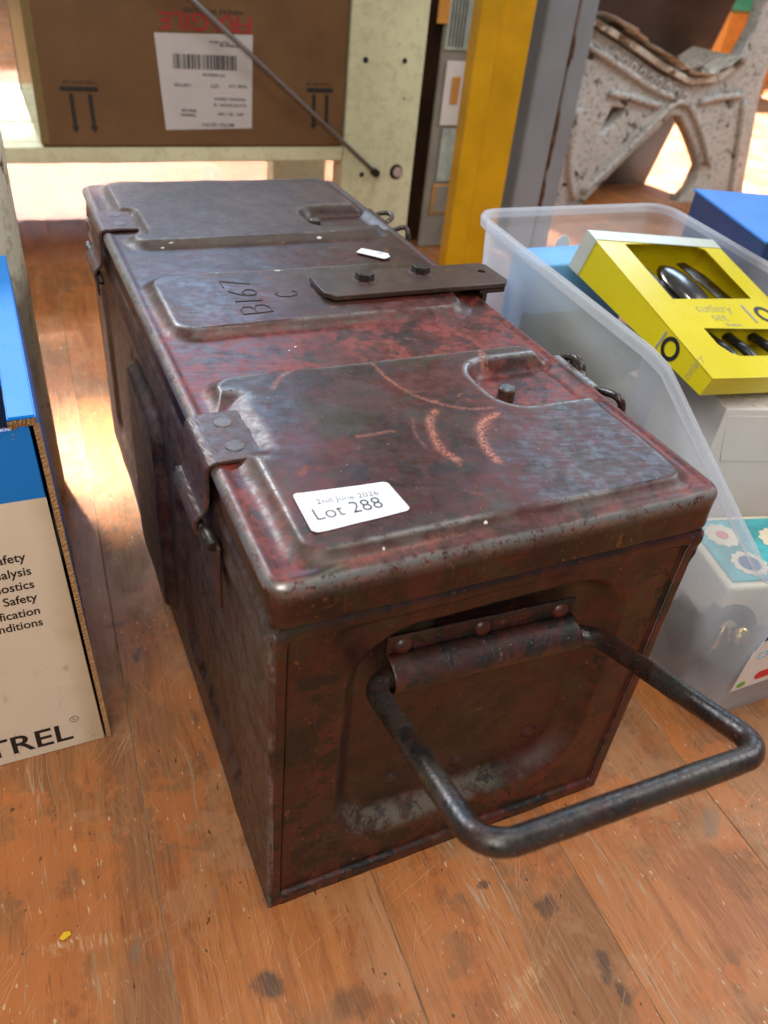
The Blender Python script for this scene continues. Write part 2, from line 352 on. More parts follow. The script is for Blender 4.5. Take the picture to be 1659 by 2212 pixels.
def printed_card(name, col, dirt=(.30, .22, .14), amount=.35, rough=.42, aged=False):
    t = NT(name); P = t.pos(); b = t.noise(P, 22., 6, .65); s = t.noise(t.map(P, rot=(.3, .2, .9), scale=(8, 300, 300)), 1., 3, .6); s2 = t.noise(t.map(P, scale=(70, 70, 900)), 1., 2)
    c = t.mix(t.mul(t.step(b, .46, .75), amount), col, tuple(x * .72 + .28 * d * .5 for x, d in zip(col, dirt)))
    c = t.mix(t.mul(t.step(s, .72, .78), .35), c, tuple(min(1, x * 1.25 + .03) for x in col))
    c = t.mix(t.mul(t.mul(t.step(t.noise(P, 260., 3), .66, .74), t.step(b, .48, .6)), .55), c, dirt)
    if aged:                                                    # yellowed, handled strip along the open right-hand edge
        ex = t.math('ADD', t.xyz(P)[0], t.mul(t.math('SUBTRACT', b, .5), .02)); c = t.mix(t.mul(t.step(ex, -.0905, -.0715), .55), c, (.50, .36, .17))
        sm = t.mul(t.step(t.noise(t.map(P, scale=(60, 1, 22)), 1., 5, .7), .60, .66), t.step(t.noise(t.map(P, loc=(2, 0, 1)), 30., 3), .50, .58)); c = t.mix(t.mul(sm, .5), c, (.36, .27, .17))
    return t.done(c, t.math('ADD', rough, t.mul(b, .15)), 0, .4, t.bump(t.noise(P, 34., 5, .6), .22, .0022))

def cloudy_plastic():
    t = NT('cloudy_polypropylene'); P = t.pos()
    t.done(t.mix(t.step(t.noise(P, 9., 4), .35, .7), (.84, .88, .93), (.92, .94, .97)), t.math('ADD', .16, t.mul(t.noise(P, 60., 4), .16)), 0, .5)
    tr = t.n('ShaderNodeBsdfTransparent'); tr.inputs[0].default_value = (.975, .985, 1.0, 1)
    tl = t.n('ShaderNodeBsdfTranslucent'); tl.inputs[0].default_value = (.92, .94, .97, 1)
    m1 = t.n('ShaderNodeMixShader'); m1.inputs[0].default_value = .62; t.t.links.new(t.b.outputs[0], m1.inputs[1]); t.t.links.new(tl.outputs[0], m1.inputs[2])
    lw = t.n('ShaderNodeLayerWeight'); lw.inputs[0].default_value = .5                   # a longer way through the wall at a flat angle looks cloudier
    m2 = t.n('ShaderNodeMixShader'); fac = t.math('ADD', t.math('ADD', .062, t.mul(t.noise(P, 25., 5, .6), .07)), t.mul(t.math('POWER', lw.outputs['Facing'], 1.6), .80))
    t.t.links.new(fac, m2.inputs[0])
    t.t.links.new(tr.outputs[0], m2.inputs[1]); t.t.links.new(m1.outputs[0], m2.inputs[2]); t.t.links.new(m2.outputs[0], t.out.inputs[0])
    return t.m
def clear_film(name='clear_film', alpha=.18, col=(.9, .9, .85)):
    t = NT(name); P = t.pos(); t.done(col, .08, 0, .6, t.bump(t.noise(P, 45., 4, .6, 1.), .8, .004))
    tr = t.n('ShaderNodeBsdfTransparent'); m2 = t.n('ShaderNodeMixShader'); lw = t.n('ShaderNodeFresnel'); lw.inputs[0].default_value = 1.45
    t.t.links.new(t.math('ADD', alpha, t.mul(lw.outputs[0], .8), clamp=True), m2.inputs[0]); t.t.links.new(tr.outputs[0], m2.inputs[1]); t.t.links.new(t.b.outputs[0], m2.inputs[2]); t.t.links.new(m2.outputs[0], t.out.inputs[0])
    return t.m
def chipped(name, top, under, lo=.56, scale=28., dirt=(.12, .10, .075), rough=.5, grime=.5):
    t = NT(name); P = t.pos(); n1 = t.noise(P, scale, 8, .72, .4); n2 = t.noise(P, scale * 3.2, 6, .7); n3 = t.noise(P, 8., 5, .6)
    c = t.mix(t.step(n3, .35, .65), tuple(x * .85 for x in top), top); c = t.mix(t.mul(t.step(n2, .50, .60), grime), c, dirt); c = t.mix(t.step(n1, lo, lo + .02), c, under)
    c = t.mix(t.mul(t.step(n2, .60, .63), t.step(n1, lo - .10, lo)), c, (.035, .03, .026))
    return t.done(c, rough, 0, .4, t.bump(t.math('SUBTRACT', n2, t.mul(t.step(n1, lo, lo + .03), 1.2)), .6, .002))

MAT = dict(
    floor=wood_floor(), paint=army_paint('flaking_maroon_paint'), rod=steel_rod(),
    dustfill=simple('dusty_gap_fill', (.25, .19, .13), .9, var=.4, nscale=60, bump=.3),
    rustbolt=simple('rusty_stud', (.075, .040, .026), .45, .2, var=.5, nscale=250, bump=.3, bscale=900),
    bolt=simple('dark_bolt_steel', (.035, .028, .022), .42, .4, var=.4, nscale=200, bump=.3, bscale=900),
    zinc=simple('worn_pin_steel', (.16, .15, .15), .33, .8, var=.4, nscale=300),
    label=simple('white_label_paper', (.80, .81, .84), .45, var=.02, nscale=80), ink=simple('black_ink', (.012, .012, .014), .5, var=.1),
    greyink=simple('grey_ink', (.05, .05, .055), .5, var=.1), darkpaint=simple('stamped_dark_edge', (.040, .029, .026), .5, var=.3, nscale=200),
    blue=printed_card('blue_printed_card', (.002, .235, .76), (.05, .16, .40), .18, .33), cream=printed_card('cream_printed_card', (.84, .75, .60), (.30, .20, .11), .30, .45, True),
    kraft=cardboard('kraft_card', (.29, .165, .075)), brownbox=cardboard('brown_carton', (.165, .086, .036)), rawedge=cardboard('raw_card_edge', (.44, .26, .12)),
    black=simple('black_interior', (.008, .011, .014), .5), redink=simple('red_print', (.36, .022, .030), .6), carton_ink=simple('carton_black_print', (.020, .016, .014), .6),
    carton_label=simple('carton_label_paper', (.54, .51, .49), .5, var=.04), tub=cloudy_plastic(), film=clear_film('clear_film', .03), tape=clear_film('packing_tape', .30, (.55, .40, .16)),
    silvercard=simple('silver_card', (.60, .63, .55), .3, .2, var=.05), yellowbox=simple('yellow_card', (.72, .60, .010), .26, var=.05, nscale=12), yellowin=simple('yellow_card_inside', (.62, .50, .006), .6), silver=simple('polished_steel', (.22, .20, .19), .20, 1., var=.05), blackplastic=simple('black_handle_plastic', (.010, .009, .010), .3),
    white=simple('white_card', (.76, .75, .74), .5, var=.03), creamtin=simple('cream_plastic', (.66, .58, .42), .35, var=.06), teal=simple('teal_print', (.055, .34, .36), .4, var=.3, nscale=40),
    brass=simple('old_brass', (.55, .36, .12), .25, 1., var=.4, nscale=60), darkbits=simple('dark_brown_leather', (.045, .036, .028), .5, var=.5, nscale=40),
    rack=chipped('cream_green_gloss_paint', (.76, .76, .50), (.30, .26, .16), .70, 22., (.46, .44, .25), .35, .35), rackhole=simple('dark_hole', (.012, .010, .008), .8), boltpink=simple('pinkish_bolt_end', (.45, .33, .29), .5),
    rodgrey=simple('grey_brace_steel', (.30, .31, .32), .35, .5), yellowpost=simple('yellow_gloss_paint', (.62, .325, .004), .34, var=.16, nscale=9, bump=.1, bscale=60), greypost=simple('blue_grey_gloss_paint', (.25, .27, .295), .32, var=.10, nscale=7, bump=.1, bscale=60), rust=simple('rust_seam', (.10, .040, .014), .85, var=.6, nscale=60, bump=.5),
    bench=chipped('flaking_white_cast_iron', (.58, .58, .55), (.075, .068, .055), .585, 34., (.19, .18, .15), .55, .62), seatpaint=chipped('flaking_cream_seat_paint', (.72, .67, .58), (.20, .13, .08), .56, 18., (.30, .22, .15), .6),
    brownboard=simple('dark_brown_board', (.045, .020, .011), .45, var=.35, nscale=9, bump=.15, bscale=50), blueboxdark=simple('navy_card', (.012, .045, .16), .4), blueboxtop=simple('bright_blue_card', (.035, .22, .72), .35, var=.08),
    canister=chipped('chipped_cream_enamel', (.78, .70, .52), (.06, .045, .03), .60, 26., (.34, .25, .13), .35, .4), orange=simple('orange_print', (.66, .30, .06), .45), paleprint=simple('pale_green_print', (.42, .50, .46), .4, var=.2, nscale=50), packgrey=simple('pack_grey', (.26, .25, .22), .5), tealcrate=simple('teal_crate_plastic', (.02, .30, .26), .5),
    yellowchip=simple('yellow_paint_fleck', (.80, .50, .01), .5), navy=simple('navy_print', (.02, .02, .22), .4), redlogo=simple('red_logo', (.62, .02, .03), .4), greenlogo=simple('green_logo', (.16, .42, .04), .4), lightblue=simple('light_blue_print', (.25, .55, .75), .4), pinkprint=simple('faded_pink_print', (.70, .50, .44), .5), rose=simple('rose_print', (.62, .16, .18), .5), pastry=simple('cream_pastry_print', (.66, .58, .42), .5), navyprint=simple('dark_blue_print', (.06, .12, .22), .5), greytext=simple('pale_grey_print', (.30, .30, .30), .5),
)

# ------------------------------------------------------------------ floor: boards laid side by side
base = put('floor', raw([(-6, -6, -.0007), (9, -6, -.0007), (9, 12, -.0007), (-6, 12, -.0007)], [(0, 1, 2, 3)]), MAT['dustfill']); base['kind'] = 'structure'
BW = .1245; ang = R(2.6)                       # boards run 2.6 degrees off the box
ca, sa = math.cos(ang), math.sin(ang)
def board_mesh(wd, ln):
    bm = bmesh.new(); bmesh.ops.create_cube(bm, size=1)
    for v in bm.verts: v.co = Vector((v.co.x * wd, v.co.y * ln, -.012 if v.co.z < 0 else 0))
    bmesh.ops.bevel(bm, geom=[e for e in bm.edges if all(v.co.z > -.001 for v in e.verts)], offset=.0005, segments=2, affect='EDGES', profile=.6)
    return bm_mesh(bm)
bmeshes = {}
for i in range(-14, 33):
    xc = .0660 + BW * (i - .5)                 # joint B at x=.066 (y=0)
    segs = [(-.9, 9.0)] if -2 <= i <= 3 else [(-.9, 1.3 + .9 * ((i * 7) % 5)), (1.3 + .9 * ((i * 7) % 5), 9.0)]
    for y0, y1 in segs:
        ln = y1 - y0 - .0008; key = round(ln, 3)
        if key not in bmeshes: bmeshes[key] = board_mesh(BW - .0007, ln); bmeshes[key].materials.append(MAT['floor'])
        o = bpy.data.objects.new('board', bmeshes[key]); COL.objects.link(o); o.parent = base
        ym = (y0 + y1) / 2
        o.location = (xc * ca + ym * sa, -xc * sa + ym * ca, random.uniform(-.00025, 0)); o.rotation_euler = (0, 0, -ang)

# ------------------------------------------------------------------ the ammunition box
W, L, H = .24, .5576, .2565
OV = .002
AB = thing('ammunition_box', 'large old maroon and black steel ammunition box with wire carrying handle', 'ammunition box', (W / 2, L / 2, 0))
HP = .0058
def lid_height(x, y):
    ym = np.where(y > L / 2, L - y, y)
    far = y > L / 2
    a = sd_rr(x, ym, .0200, .2215, .0115, .1645, .009)
    rec = sd_rr(x, ym, .1635, .30, .0925, .1545, .022)
    hn = sd_rr(x, ym, -.05, .033, .083, .1520, .010) * np.where(far, 1., .42)
    s1 = np.maximum(np.maximum(a, -rec), -hn); s2 = sd_rr(x, y, .0150, .2140, .2330, .3180, .012)
    s = np.minimum(s1, s2); sl = .0098
    t = np.clip((np.sqrt(np.maximum(s, 0) ** 2 + .0012 ** 2) - .0012) / sl, 0, 1); h = HP * (1 - t) ** 1.75
    h = h - .0040 * sstep(-rec, .001, .009) * sstep(.236 - x, 0, .010)          # the stud wells are pressed deeper
    return h, s
def lines(a, b, step_, fine=(0, .0003, .0008, .0015, .0023, .0032, .0042)):
    mid = np.arange(a + .0055, b - .005, step_)
    return np.concatenate([[a + f for f in fine], mid, [b - f for f in fine[::-1]]])
xs = lines(-OV, W + OV, .00115); ys = lines(-OV, L + OV, .00115)
X, Y = np.meshgrid(xs, ys); RC = .010
def round_corner(X, Y, x0, x1, y0, y1, r):
    X = X.copy(); Y = Y.copy()
    for sx, cx in ((-1, x0 + r), (1, x1 - r)):
        for sy, cy_ in ((-1, y0 + r), (1, y1 - r)):
            u = (X - cx) * sx / r; v = (Y - cy_) * sy / r; m_ = (u > 0) & (v > 0)
            uu = u * np.sqrt(np.maximum(0, 1 - v * v / 2)); vv = v * np.sqrt(np.maximum(0, 1 - u * u / 2))
            X = np.where(m_, cx + sx * uu * r, X); Y = np.where(m_, cy_ + sy * vv * r, Y)
    return X, Y
X2, Y2 = round_corner(X, Y, -OV, W + OV, -OV, L + OV, RC)
h, sdp = lid_height(X2, Y2)
db = -sd_rr(X2, Y2, -OV, W + OV, -OV, L + OV, RC); RE = .0040
zz = H + h + .0009 * np.exp(-((db - .0048) / .0022) ** 2)
zz -= np.where(db < RE, RE - np.sqrt(np.maximum(0, RE ** 2 - (RE - np.clip(db, 0, RE)) ** 2)), 0)
zz += (fbm(X2, Y2, 18, 3, 3) - .5) * .0016 * sstep(db, 0, .02) + (fbm(X2, Y2, 90, 2, 8) - .5) * .0003
for dx, dy, dr, dd in ((.205, .21, .02, -.0008), (.10, .11, .03, -.0007), (.06, .30, .02, .0005), (.13, .48, .05, -.0010), (.17, .05, .02, -.0005)): zz += dd * np.exp(-((X2 - dx) ** 2 + (Y2 - dy) ** 2) / dr ** 2)
ny, nx = X2.shape
V = np.stack([X2, Y2, zz], -1).reshape(-1, 3); idx = np.arange(nx * ny).reshape(ny, nx)
F = [(idx[j, i], idx[j, i + 1], idx[j + 1, i + 1], idx[j + 1, i]) for j in range(ny - 1) for i in range(nx - 1)]
ring = list(idx[0, :]) + list(idx[1:, -1]) + list(idx[-1, -2::-1]) + list(idx[-2:0, 0])
VL = [V]; nb = len(V); prev = ring; ZS = .2330
ringV = V[ring]
cxy = np.array([W / 2, L / 2])
skirt = [(zf, io) for zf, io in ((.2500, 0), (.2465, .0001), (.243, .0001), (.239, 0), (.2355, -.0004), (.2338, -.0002), (.2330, .0006), (.2332, .0016), (.236, .0020))]
nr = np.zeros((len(ring), 2)); 
for k in range(len(ring)):
    a = ringV[k - 1, :2]; b = ringV[(k + 1) % len(ring), :2]; tv = b - a; nr[k] = np.array([tv[1], -tv[0]]) / (np.linalg.norm(tv) + 1e-12)
for zf, io in skirt:
    xy = ringV[:, :2] - nr * io
    wob = (fbm(ringV[:, 0] + ringV[:, 1], ringV[:, 1] - ringV[:, 0], 30, 2, 5) - .5) * .0010
    nv = np.column_stack([xy - nr * wob[:, None] * .6, np.full(len(ring), zf) + (wob if zf < .24 else 0)])
    VL.append(nv); cur = list(range(nb, nb + len(ring))); nb += len(ring)
    for k in range(len(ring)): k2 = (k + 1) % len(ring); F.append((prev[k], cur[k], cur[k2], prev[k2]))
    prev = cur
VA = np.concatenate(VL); lid_me = raw(VA, F)
x_, y_, z_ = VA[:, 0], VA[:, 1], VA[:, 2]
hh, ss = lid_height(x_, y_); dbb = -sd_rr(x_, y_, -OV, W + OV, -OV, L + OV, RC)
top = (np.arange(len(VA)) < len(V))
nA = fbm(x_, y_, 60, 4, 11); nB = fbm(x_, y_, 16, 4, 12); nC = fbm(x_, y_, 300, 3, 13)
edge = 1.25 * np.exp(-((dbb - .0013) / .0013) ** 2) * top + .85 * np.exp(-((ss - .0003) / .0012) ** 2) * (hh > .8 * HP) * sstep(nB, .40, .55) * .75
recd = sd_rr(x_, np.where(y_ > L / 2, L - y_, y_), .1635, .30, .0925, .1545, .022)
edge = edge * (.45 + .55 * sstep(nA, .28, .50)) + .85 * np.exp(-((recd - .0006) / .0013) ** 2) * (hh > .6 * HP) * (y_ < .3); edge += (~top) * np.exp(-((z_ - .2515) / .0015) ** 2) * .4  # worn bare edges, plus a highlight painted round the front stud recess
scr = np.zeros(len(VA))
arcs = [([(.125, .103), (.118, .095), (.113, .082), (.110, .066), (.113, .055)], .0019, 1.), ([(.157, .090), (.145, .085), (.137, .073), (.133, .060), (.133, .049)], .0020, .95), ([(.150, .088), (.140, .078), (.136, .070)], .003, .5),
        ([(.113, .168), (.116, .138), (.126, .116), (.142, .101), (.158, .097)], .0010, .60), ([(.188, .168), (.183, .150)], .0012, .75), ([(.190, .168), (.186, .150)], .0009, .6), ([(.064, .165), (.055, .158), (.047, .147)], .0012, .6), ([(.073, .089), (.094, .0895)], .0009, .6), ([(.110, .100), (.104, .085), (.103, .070)], .0008, .35), ([(.03, .004), (.09, .006)], .001, .3)]
for pts, wd, st in arcs:
    d = sd_path(x_, y_, [(p.x, p.y) for p in smooth_path([(a, b, 0) for a, b in pts], 5)]); scr = np.maximum(scr, st * np.exp(-(d / (wd * 1.15)) ** 2) * (.75 + .6 * nA))
chip = np.zeros(len(VA))
for cx, cy_, rx, ry in ((.036, .3865, .002, .0008), (.043, .3895, .0028, .0008), (.104, .3165, .004, .0015), (.142, .3215, .003, .0012), (.152, .3245, .005, .0012), (.163, .3885, .003, .0013), (.177, .3940, .004, .0008), (.060, .318, .002, .001), (.08, .205, .0012, .0012), (.075, .2015, .0008, .0008), (.103, .0085, .0012, .0012), (.052, .0065, .001, .001)):
    chip = np.maximum(chip, np.exp(-(((x_ - cx) / rx) ** 2 + ((y_ - cy_) / ry) ** 2)))
brown = sstep(y_ + (nB - .5) * .10, .300, .40) * top * (.45 + .55 * np.clip(hh / HP, 0, 1)) + .45 * sstep(nB, .48, .58) * top * np.clip(hh / HP, 0, 1)
low = 1 - np.clip(hh / HP, 0, 1)
red = (.95 * low * (.55 + .6 * sstep(nA, .35, .6)) + .22 * sstep(fbm(x_, y_, 24, 4, 21), .42, .60)) * (1 - sstep(y_, .25, .33)) * (1 - .45 * np.exp(-((dbb - .001) / .004) ** 2))
red += .9 * np.exp(-((y_ - .205) / .030) ** 2) * sstep(x_, .10, .20) + .5 * np.exp(-(((x_ - .185) / .03) ** 2 + ((y_ - .115) / .03) ** 2)) + .55 * np.exp(-(((x_ - .022) / .02) ** 2 + ((y_ - .04) / .05) ** 2))
red = np.clip(red + .5 * sstep(-recd, .002, .008) * (y_ < .3), 0, 1) * top * (1 - brown * .9)
grey = np.clip(np.exp(-((ss - .004) / .003) ** 2) * (y_ < .30) * sstep(nA, .32, .62), 0, 1) * .8 * top
for n_, a_ in (('edge', np.clip(edge, 0, 1)), ('scratch', np.clip(scr, 0, 1)), ('chip', chip), ('brown', np.clip(brown, 0, 1)), ('red', red), ('grey', grey), ('flake', .25 * np.ones(len(VA)) * (~top)), ('dust', .10 * brown), ('satin', .0 * x_)): set_attr(lid_me, n_, a_)
put('lid', lid_me, MAT['paint'], AB, smooth=True)
def surf(x, y):
    i = int(np.clip(np.searchsorted(xs, x) - 1, 0, nx - 2)); j = int(np.clip(np.searchsorted(ys, y) - 1, 0, ny - 2))
    u_, v_ = (x - xs[i]) / (xs[i + 1] - xs[i]), (y - ys[j]) / (ys[j + 1] - ys[j])
    return float((zz[j, i] * (1 - u_) + zz[j, i + 1] * u_) * (1 - v_) + (zz[j + 1, i] * (1 - u_) + zz[j + 1, i + 1] * u_) * v_)

# body: four pressed sheet sides and a bottom
def sheet(U, Vv, fn):
    UU, VV = np.meshgrid(U, Vv); P_ = fn(UU, VV); n_, m_ = UU.shape; ii = np.arange(n_ * m_).reshape(n_, m_)
    FF = [(ii[j, i], ii[j, i + 1], ii[j + 1, i + 1], ii[j + 1, i]) for j in range(n_ - 1) for i in range(m_ - 1)]
    return np.stack(P_, -1).reshape(-1, 3), FF
def pads(a, b, st): return np.unique(np.concatenate([[a, a + .0006, a + .0015, b - .0015, b - .0006, b], np.arange(a + .002, b - .0015, st)]))
def corner_r(d, r=.0022): return np.where(d < r, r - np.sqrt(np.maximum(0, r * r - (r - np.clip(d, 0, r)) ** 2)), 0)
def bulge(u, z): return .0022 * (np.exp(-((u - .0) / .010) ** 2)) * np.exp(-((z - .2245) / .0055) ** 2)
def front_fn(x, z):
    dW = np.minimum(x, W - x)
    y = corner_r(dW)
    panel = sstep(dW, .0076, .0083); y = y + .0024 * panel + .0010 * np.exp(-((dW - .0080) / .00055) ** 2) * sstep(z, .010, .012) * sstep(.2215, z - .003, z)
    y = y * 1.0 - .0024 * panel * sstep(z, .2195, .2235) - .0028 * (1 - sstep(z, .0085, .0100)) * panel + .0022 * sstep(z, .2270, .2315)
    tl = .018 + .040 * sstep(z, .10, .16)      # wider rounding at the top corners
    so = sd_rr(x, z, .036, .207, .035, .2135, .040); t_ = np.clip(-so / .0150, 0, 1); y = y + .0122 * (t_ * t_ * (3 - 2 * t_))
    y = y - bulge(dW, z) + (fbm(x, z, 22, 3, 31) - .5) * .0012 + (fbm(x, z, 120, 2, 33) - .5) * .00025
    for cx, cz in ((.0800, .0705), (.1255, .0650), (.1755, .0715)): y = y - .0022 * sstep(.0050 - np.hypot(x - cx, z - cz), 0, .0016)   # rivet heads
    return x + 0 * z, y, z
def side_fn(sign, x0):
    def fn(y, z):
        dL = np.minimum(y, L - y); o = corner_r(dL) + 0 * z
        s = sd_rr(y, z, .238, .336, .026, .192, .014); o = o - .0075 * (1 - sstep(s, -.001, .0075)) + .0022 * np.exp(-((y - .346) / .0014) ** 2) * sstep(z, .02, .03) * sstep(.20 - z, 0, .01)
        s2 = sd_rr(y, z, .050, .206, .030, .196, .02); o = o + .0040 * sstep(-s2, 0, .010)
        s3 = sd_rr(y, z, .360, .510, .030, .196, .02); o = o + .0040 * sstep(-s3, 0, .010)
        o = o + .0022 * sstep(z, .2270, .2315) - .0018 * np.exp(-((z - .2135) / .0045) ** 2) + (fbm(y, z, 20, 3, 41) - .5) * .0020 - bulge(dL, z)
        return x0 - sign * o, y + 0 * z, z
    return fn
def back_fn(x, z): return x + 0 * z, L - corner_r(np.minimum(x, W - x)) + 0 * z, z
parts_ = []
for fn, U in ((front_fn, np.unique(np.concatenate([pads(0, W, .0012), np.arange(.0070, .0092, .0003), W - np.arange(.0070, .0092, .0003)]))), (side_fn(-1, 0.), pads(0, L, .0016)), (side_fn(1, W), pads(0, L, .004)), (back_fn, pads(0, W, .01))):
    zgrid = pads(0, .2385, .0012 if fn is front_fn else .0018)
    zgrid = np.unique(np.concatenate([zgrid, np.arange(.0080, .0108, .0004), np.arange(.2260, .2325, .0006)]))
    parts_.append(sheet(U, zgrid, fn))
bv = []; bf = []; k0 = 0; sid = []
for k, (v, f) in enumerate(parts_):
    bv.append(v); bf += [tuple(a + k0 for a in q) for q in f]; k0 += len(v); sid.append(np.full(len(v), k))
bv.append(np.array([(0, 0, 0), (W, 0, 0), (W, L, 0), (0, L, 0)]) + [0, 0, .0005]); bf.append((k0, k0 + 3, k0 + 2, k0 + 1)); sid.append(np.full(4, 9))
BV = np.concatenate(bv); sid = np.concatenate(sid); bme = raw(BV, bf)
x_, y_, z_ = BV.T; u_ = np.where(sid == 0, x_, y_); isF = sid == 0
dW = np.minimum(u_, np.where(isF, W, L) - u_); nA = fbm(u_, z_, 70, 4, 51); nB = fbm(u_, z_, 17, 4, 52); so = sd_rr(x_, z_, .036, .207, .035, .206, .040)
fl = np.where(isF, np.clip(1.15 - .75 * sstep(-so, .0, .02), 0, 1) * sstep(nB, .38, .46), .6 * sstep(nB, .5, .6))
ed = np.exp(-(dW / .0016) ** 2) * .45 * sstep(nA, .35, .6)
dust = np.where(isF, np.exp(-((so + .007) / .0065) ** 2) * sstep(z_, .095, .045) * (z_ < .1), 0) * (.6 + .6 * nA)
dust = np.where(isF, np.exp(-((so + .007) / .0060) ** 2) * (1 - sstep(z_, .050, .085)) * (.35 + .9 * sstep(nB, .35, .6)), .0)  # floor reflection painted as grey on the recess's lower slope
grey = np.where(isF, np.exp(-((so + .008) / .006) ** 2) * (z_ > .15) * (x_ < .09) * .9, .55 * (sid == 1))
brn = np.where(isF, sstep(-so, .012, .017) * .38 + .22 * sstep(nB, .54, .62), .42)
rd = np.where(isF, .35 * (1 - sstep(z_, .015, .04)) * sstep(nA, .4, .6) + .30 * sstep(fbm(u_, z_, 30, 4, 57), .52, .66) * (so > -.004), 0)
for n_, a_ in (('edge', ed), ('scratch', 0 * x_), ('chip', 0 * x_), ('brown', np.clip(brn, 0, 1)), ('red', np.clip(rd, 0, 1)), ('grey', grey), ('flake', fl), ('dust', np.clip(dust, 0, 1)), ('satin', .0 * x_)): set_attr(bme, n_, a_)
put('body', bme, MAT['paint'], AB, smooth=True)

def attrs(me, **kw):
    n_ = len(me.vertices)
    for a in ('edge', 'scratch', 'chip', 'brown', 'red', 'grey', 'flake', 'dust', 'satin'): set_attr(me, a, np.full(n_, kw.get(a, 0.)))
    return me
# handle bracket: riveted strip rolled over the rod
HXL, HXR, HY, HZL, HZR = .0509, .1848, .0030, .1779, .1690
bx0, bx1 = .0615, .1735
def bz(x): return .1775 - .0075 * (x - HXL) / (HXR - HXL)
def brk_fn(x, v):                              # v: 0 top .. 1 bottom
    zc = bz(x); z = zc + .0215 - v * .0400
    r = .0082; d = np.clip(1 - ((z - zc) / (r + .0012)) ** 2, 0, 1); y = .0102 - .0145 * np.sqrt(d) * sstep(d, 0, .15)
    y = np.minimum(y, front_fn(x, z)[1] - .0014)
    return x, y + (fbm(x, z, 90, 2, 61) - .5) * .0005, z
v_, f_ = sheet(np.linspace(bx0, bx1, 90), np.linspace(0, 1, 60), brk_fn)
bme2 = raw(v_, [q[::-1] for q in f_]); bm = bmesh.new(); bm.from_mesh(bme2); bmesh.ops.solidify(bm, geom=list(bm.faces), thickness=-.0012); bm.to_mesh(bme2); bm.free()
attrs(bme2, brown=.05, red=.10, flake=1., edge=.03); brk = put('handle_bracket', bme2, MAT['paint'], AB, smooth=True)
def dome(c_, n_, r, hgt, seg=20):
    c_ = Vector(c_); q = Vector(n_).to_track_quat('Z', 'Y').to_matrix().to_4x4(); q.translation = c_
    V_ = []; F_ = []; rings = 5
    for i in range(rings):
        a = i / rings * math.pi / 2
        for k in range(seg): b = 2 * math.pi * k / seg; V_.append(q @ Vector((r * math.cos(a) * math.cos(b), r * math.cos(a) * math.sin(b), hgt * math.sin(a))))
    V_.append(q @ Vector((0, 0, hgt)))
    for i in range(rings - 1):
        for k in range(seg): k2 = (k + 1) % seg; F_.append((i * seg + k, i * seg + k2, (i + 1) * seg + k2, (i + 1) * seg + k))
    for k in range(seg): F_.append(((rings - 1) * seg + k, (rings - 1) * seg + (k + 1) % seg, rings * seg))
    return raw(V_, F_)
for x in (.0705, .1160, .1650):
    me = dome((x, min(.0102, float(front_fn(np.array([x]), np.array([bz(x) + .0140]))[1][0]) - .0014) + .0002, bz(x) + .0140), (0, -1, 0), .0056, .0044); attrs(me, red=.4, flake=.1); put('rivet', me, MAT['paint'], brk, smooth=True)
# wire handle
th = R(16.0); a = .1152; dirv = Vector((0, -math.cos(th), math.sin(th)))
pl = Vector((HXL, HY, HZL)); pr = Vector((HXR, HY, HZR)); sp_ = .0055
path = [pl + Vector((.040, 0, -.003)), pl, pl + dirv * a + Vector((-sp_, 0, 0)), pr + dirv * a + Vector((sp_, 0, 0)), pr, pr + Vector((-.04, 0, .003))]
f1 = fillet(path, .0140, 12)
dense = []
for p_, q_ in zip(f1[:-1], f1[1:]):
    n_ = max(1, int((q_ - p_).length / .004)); dense += [p_.lerp(q_, k / n_) for k in range(n_)]
dense.append(f1[-1])
put('handle', tube(dense, [.0055 + .00022 * math.sin(i * .45) * random.random() for i in range(len(dense))], 20), MAT['rod'], AB, smooth=True)

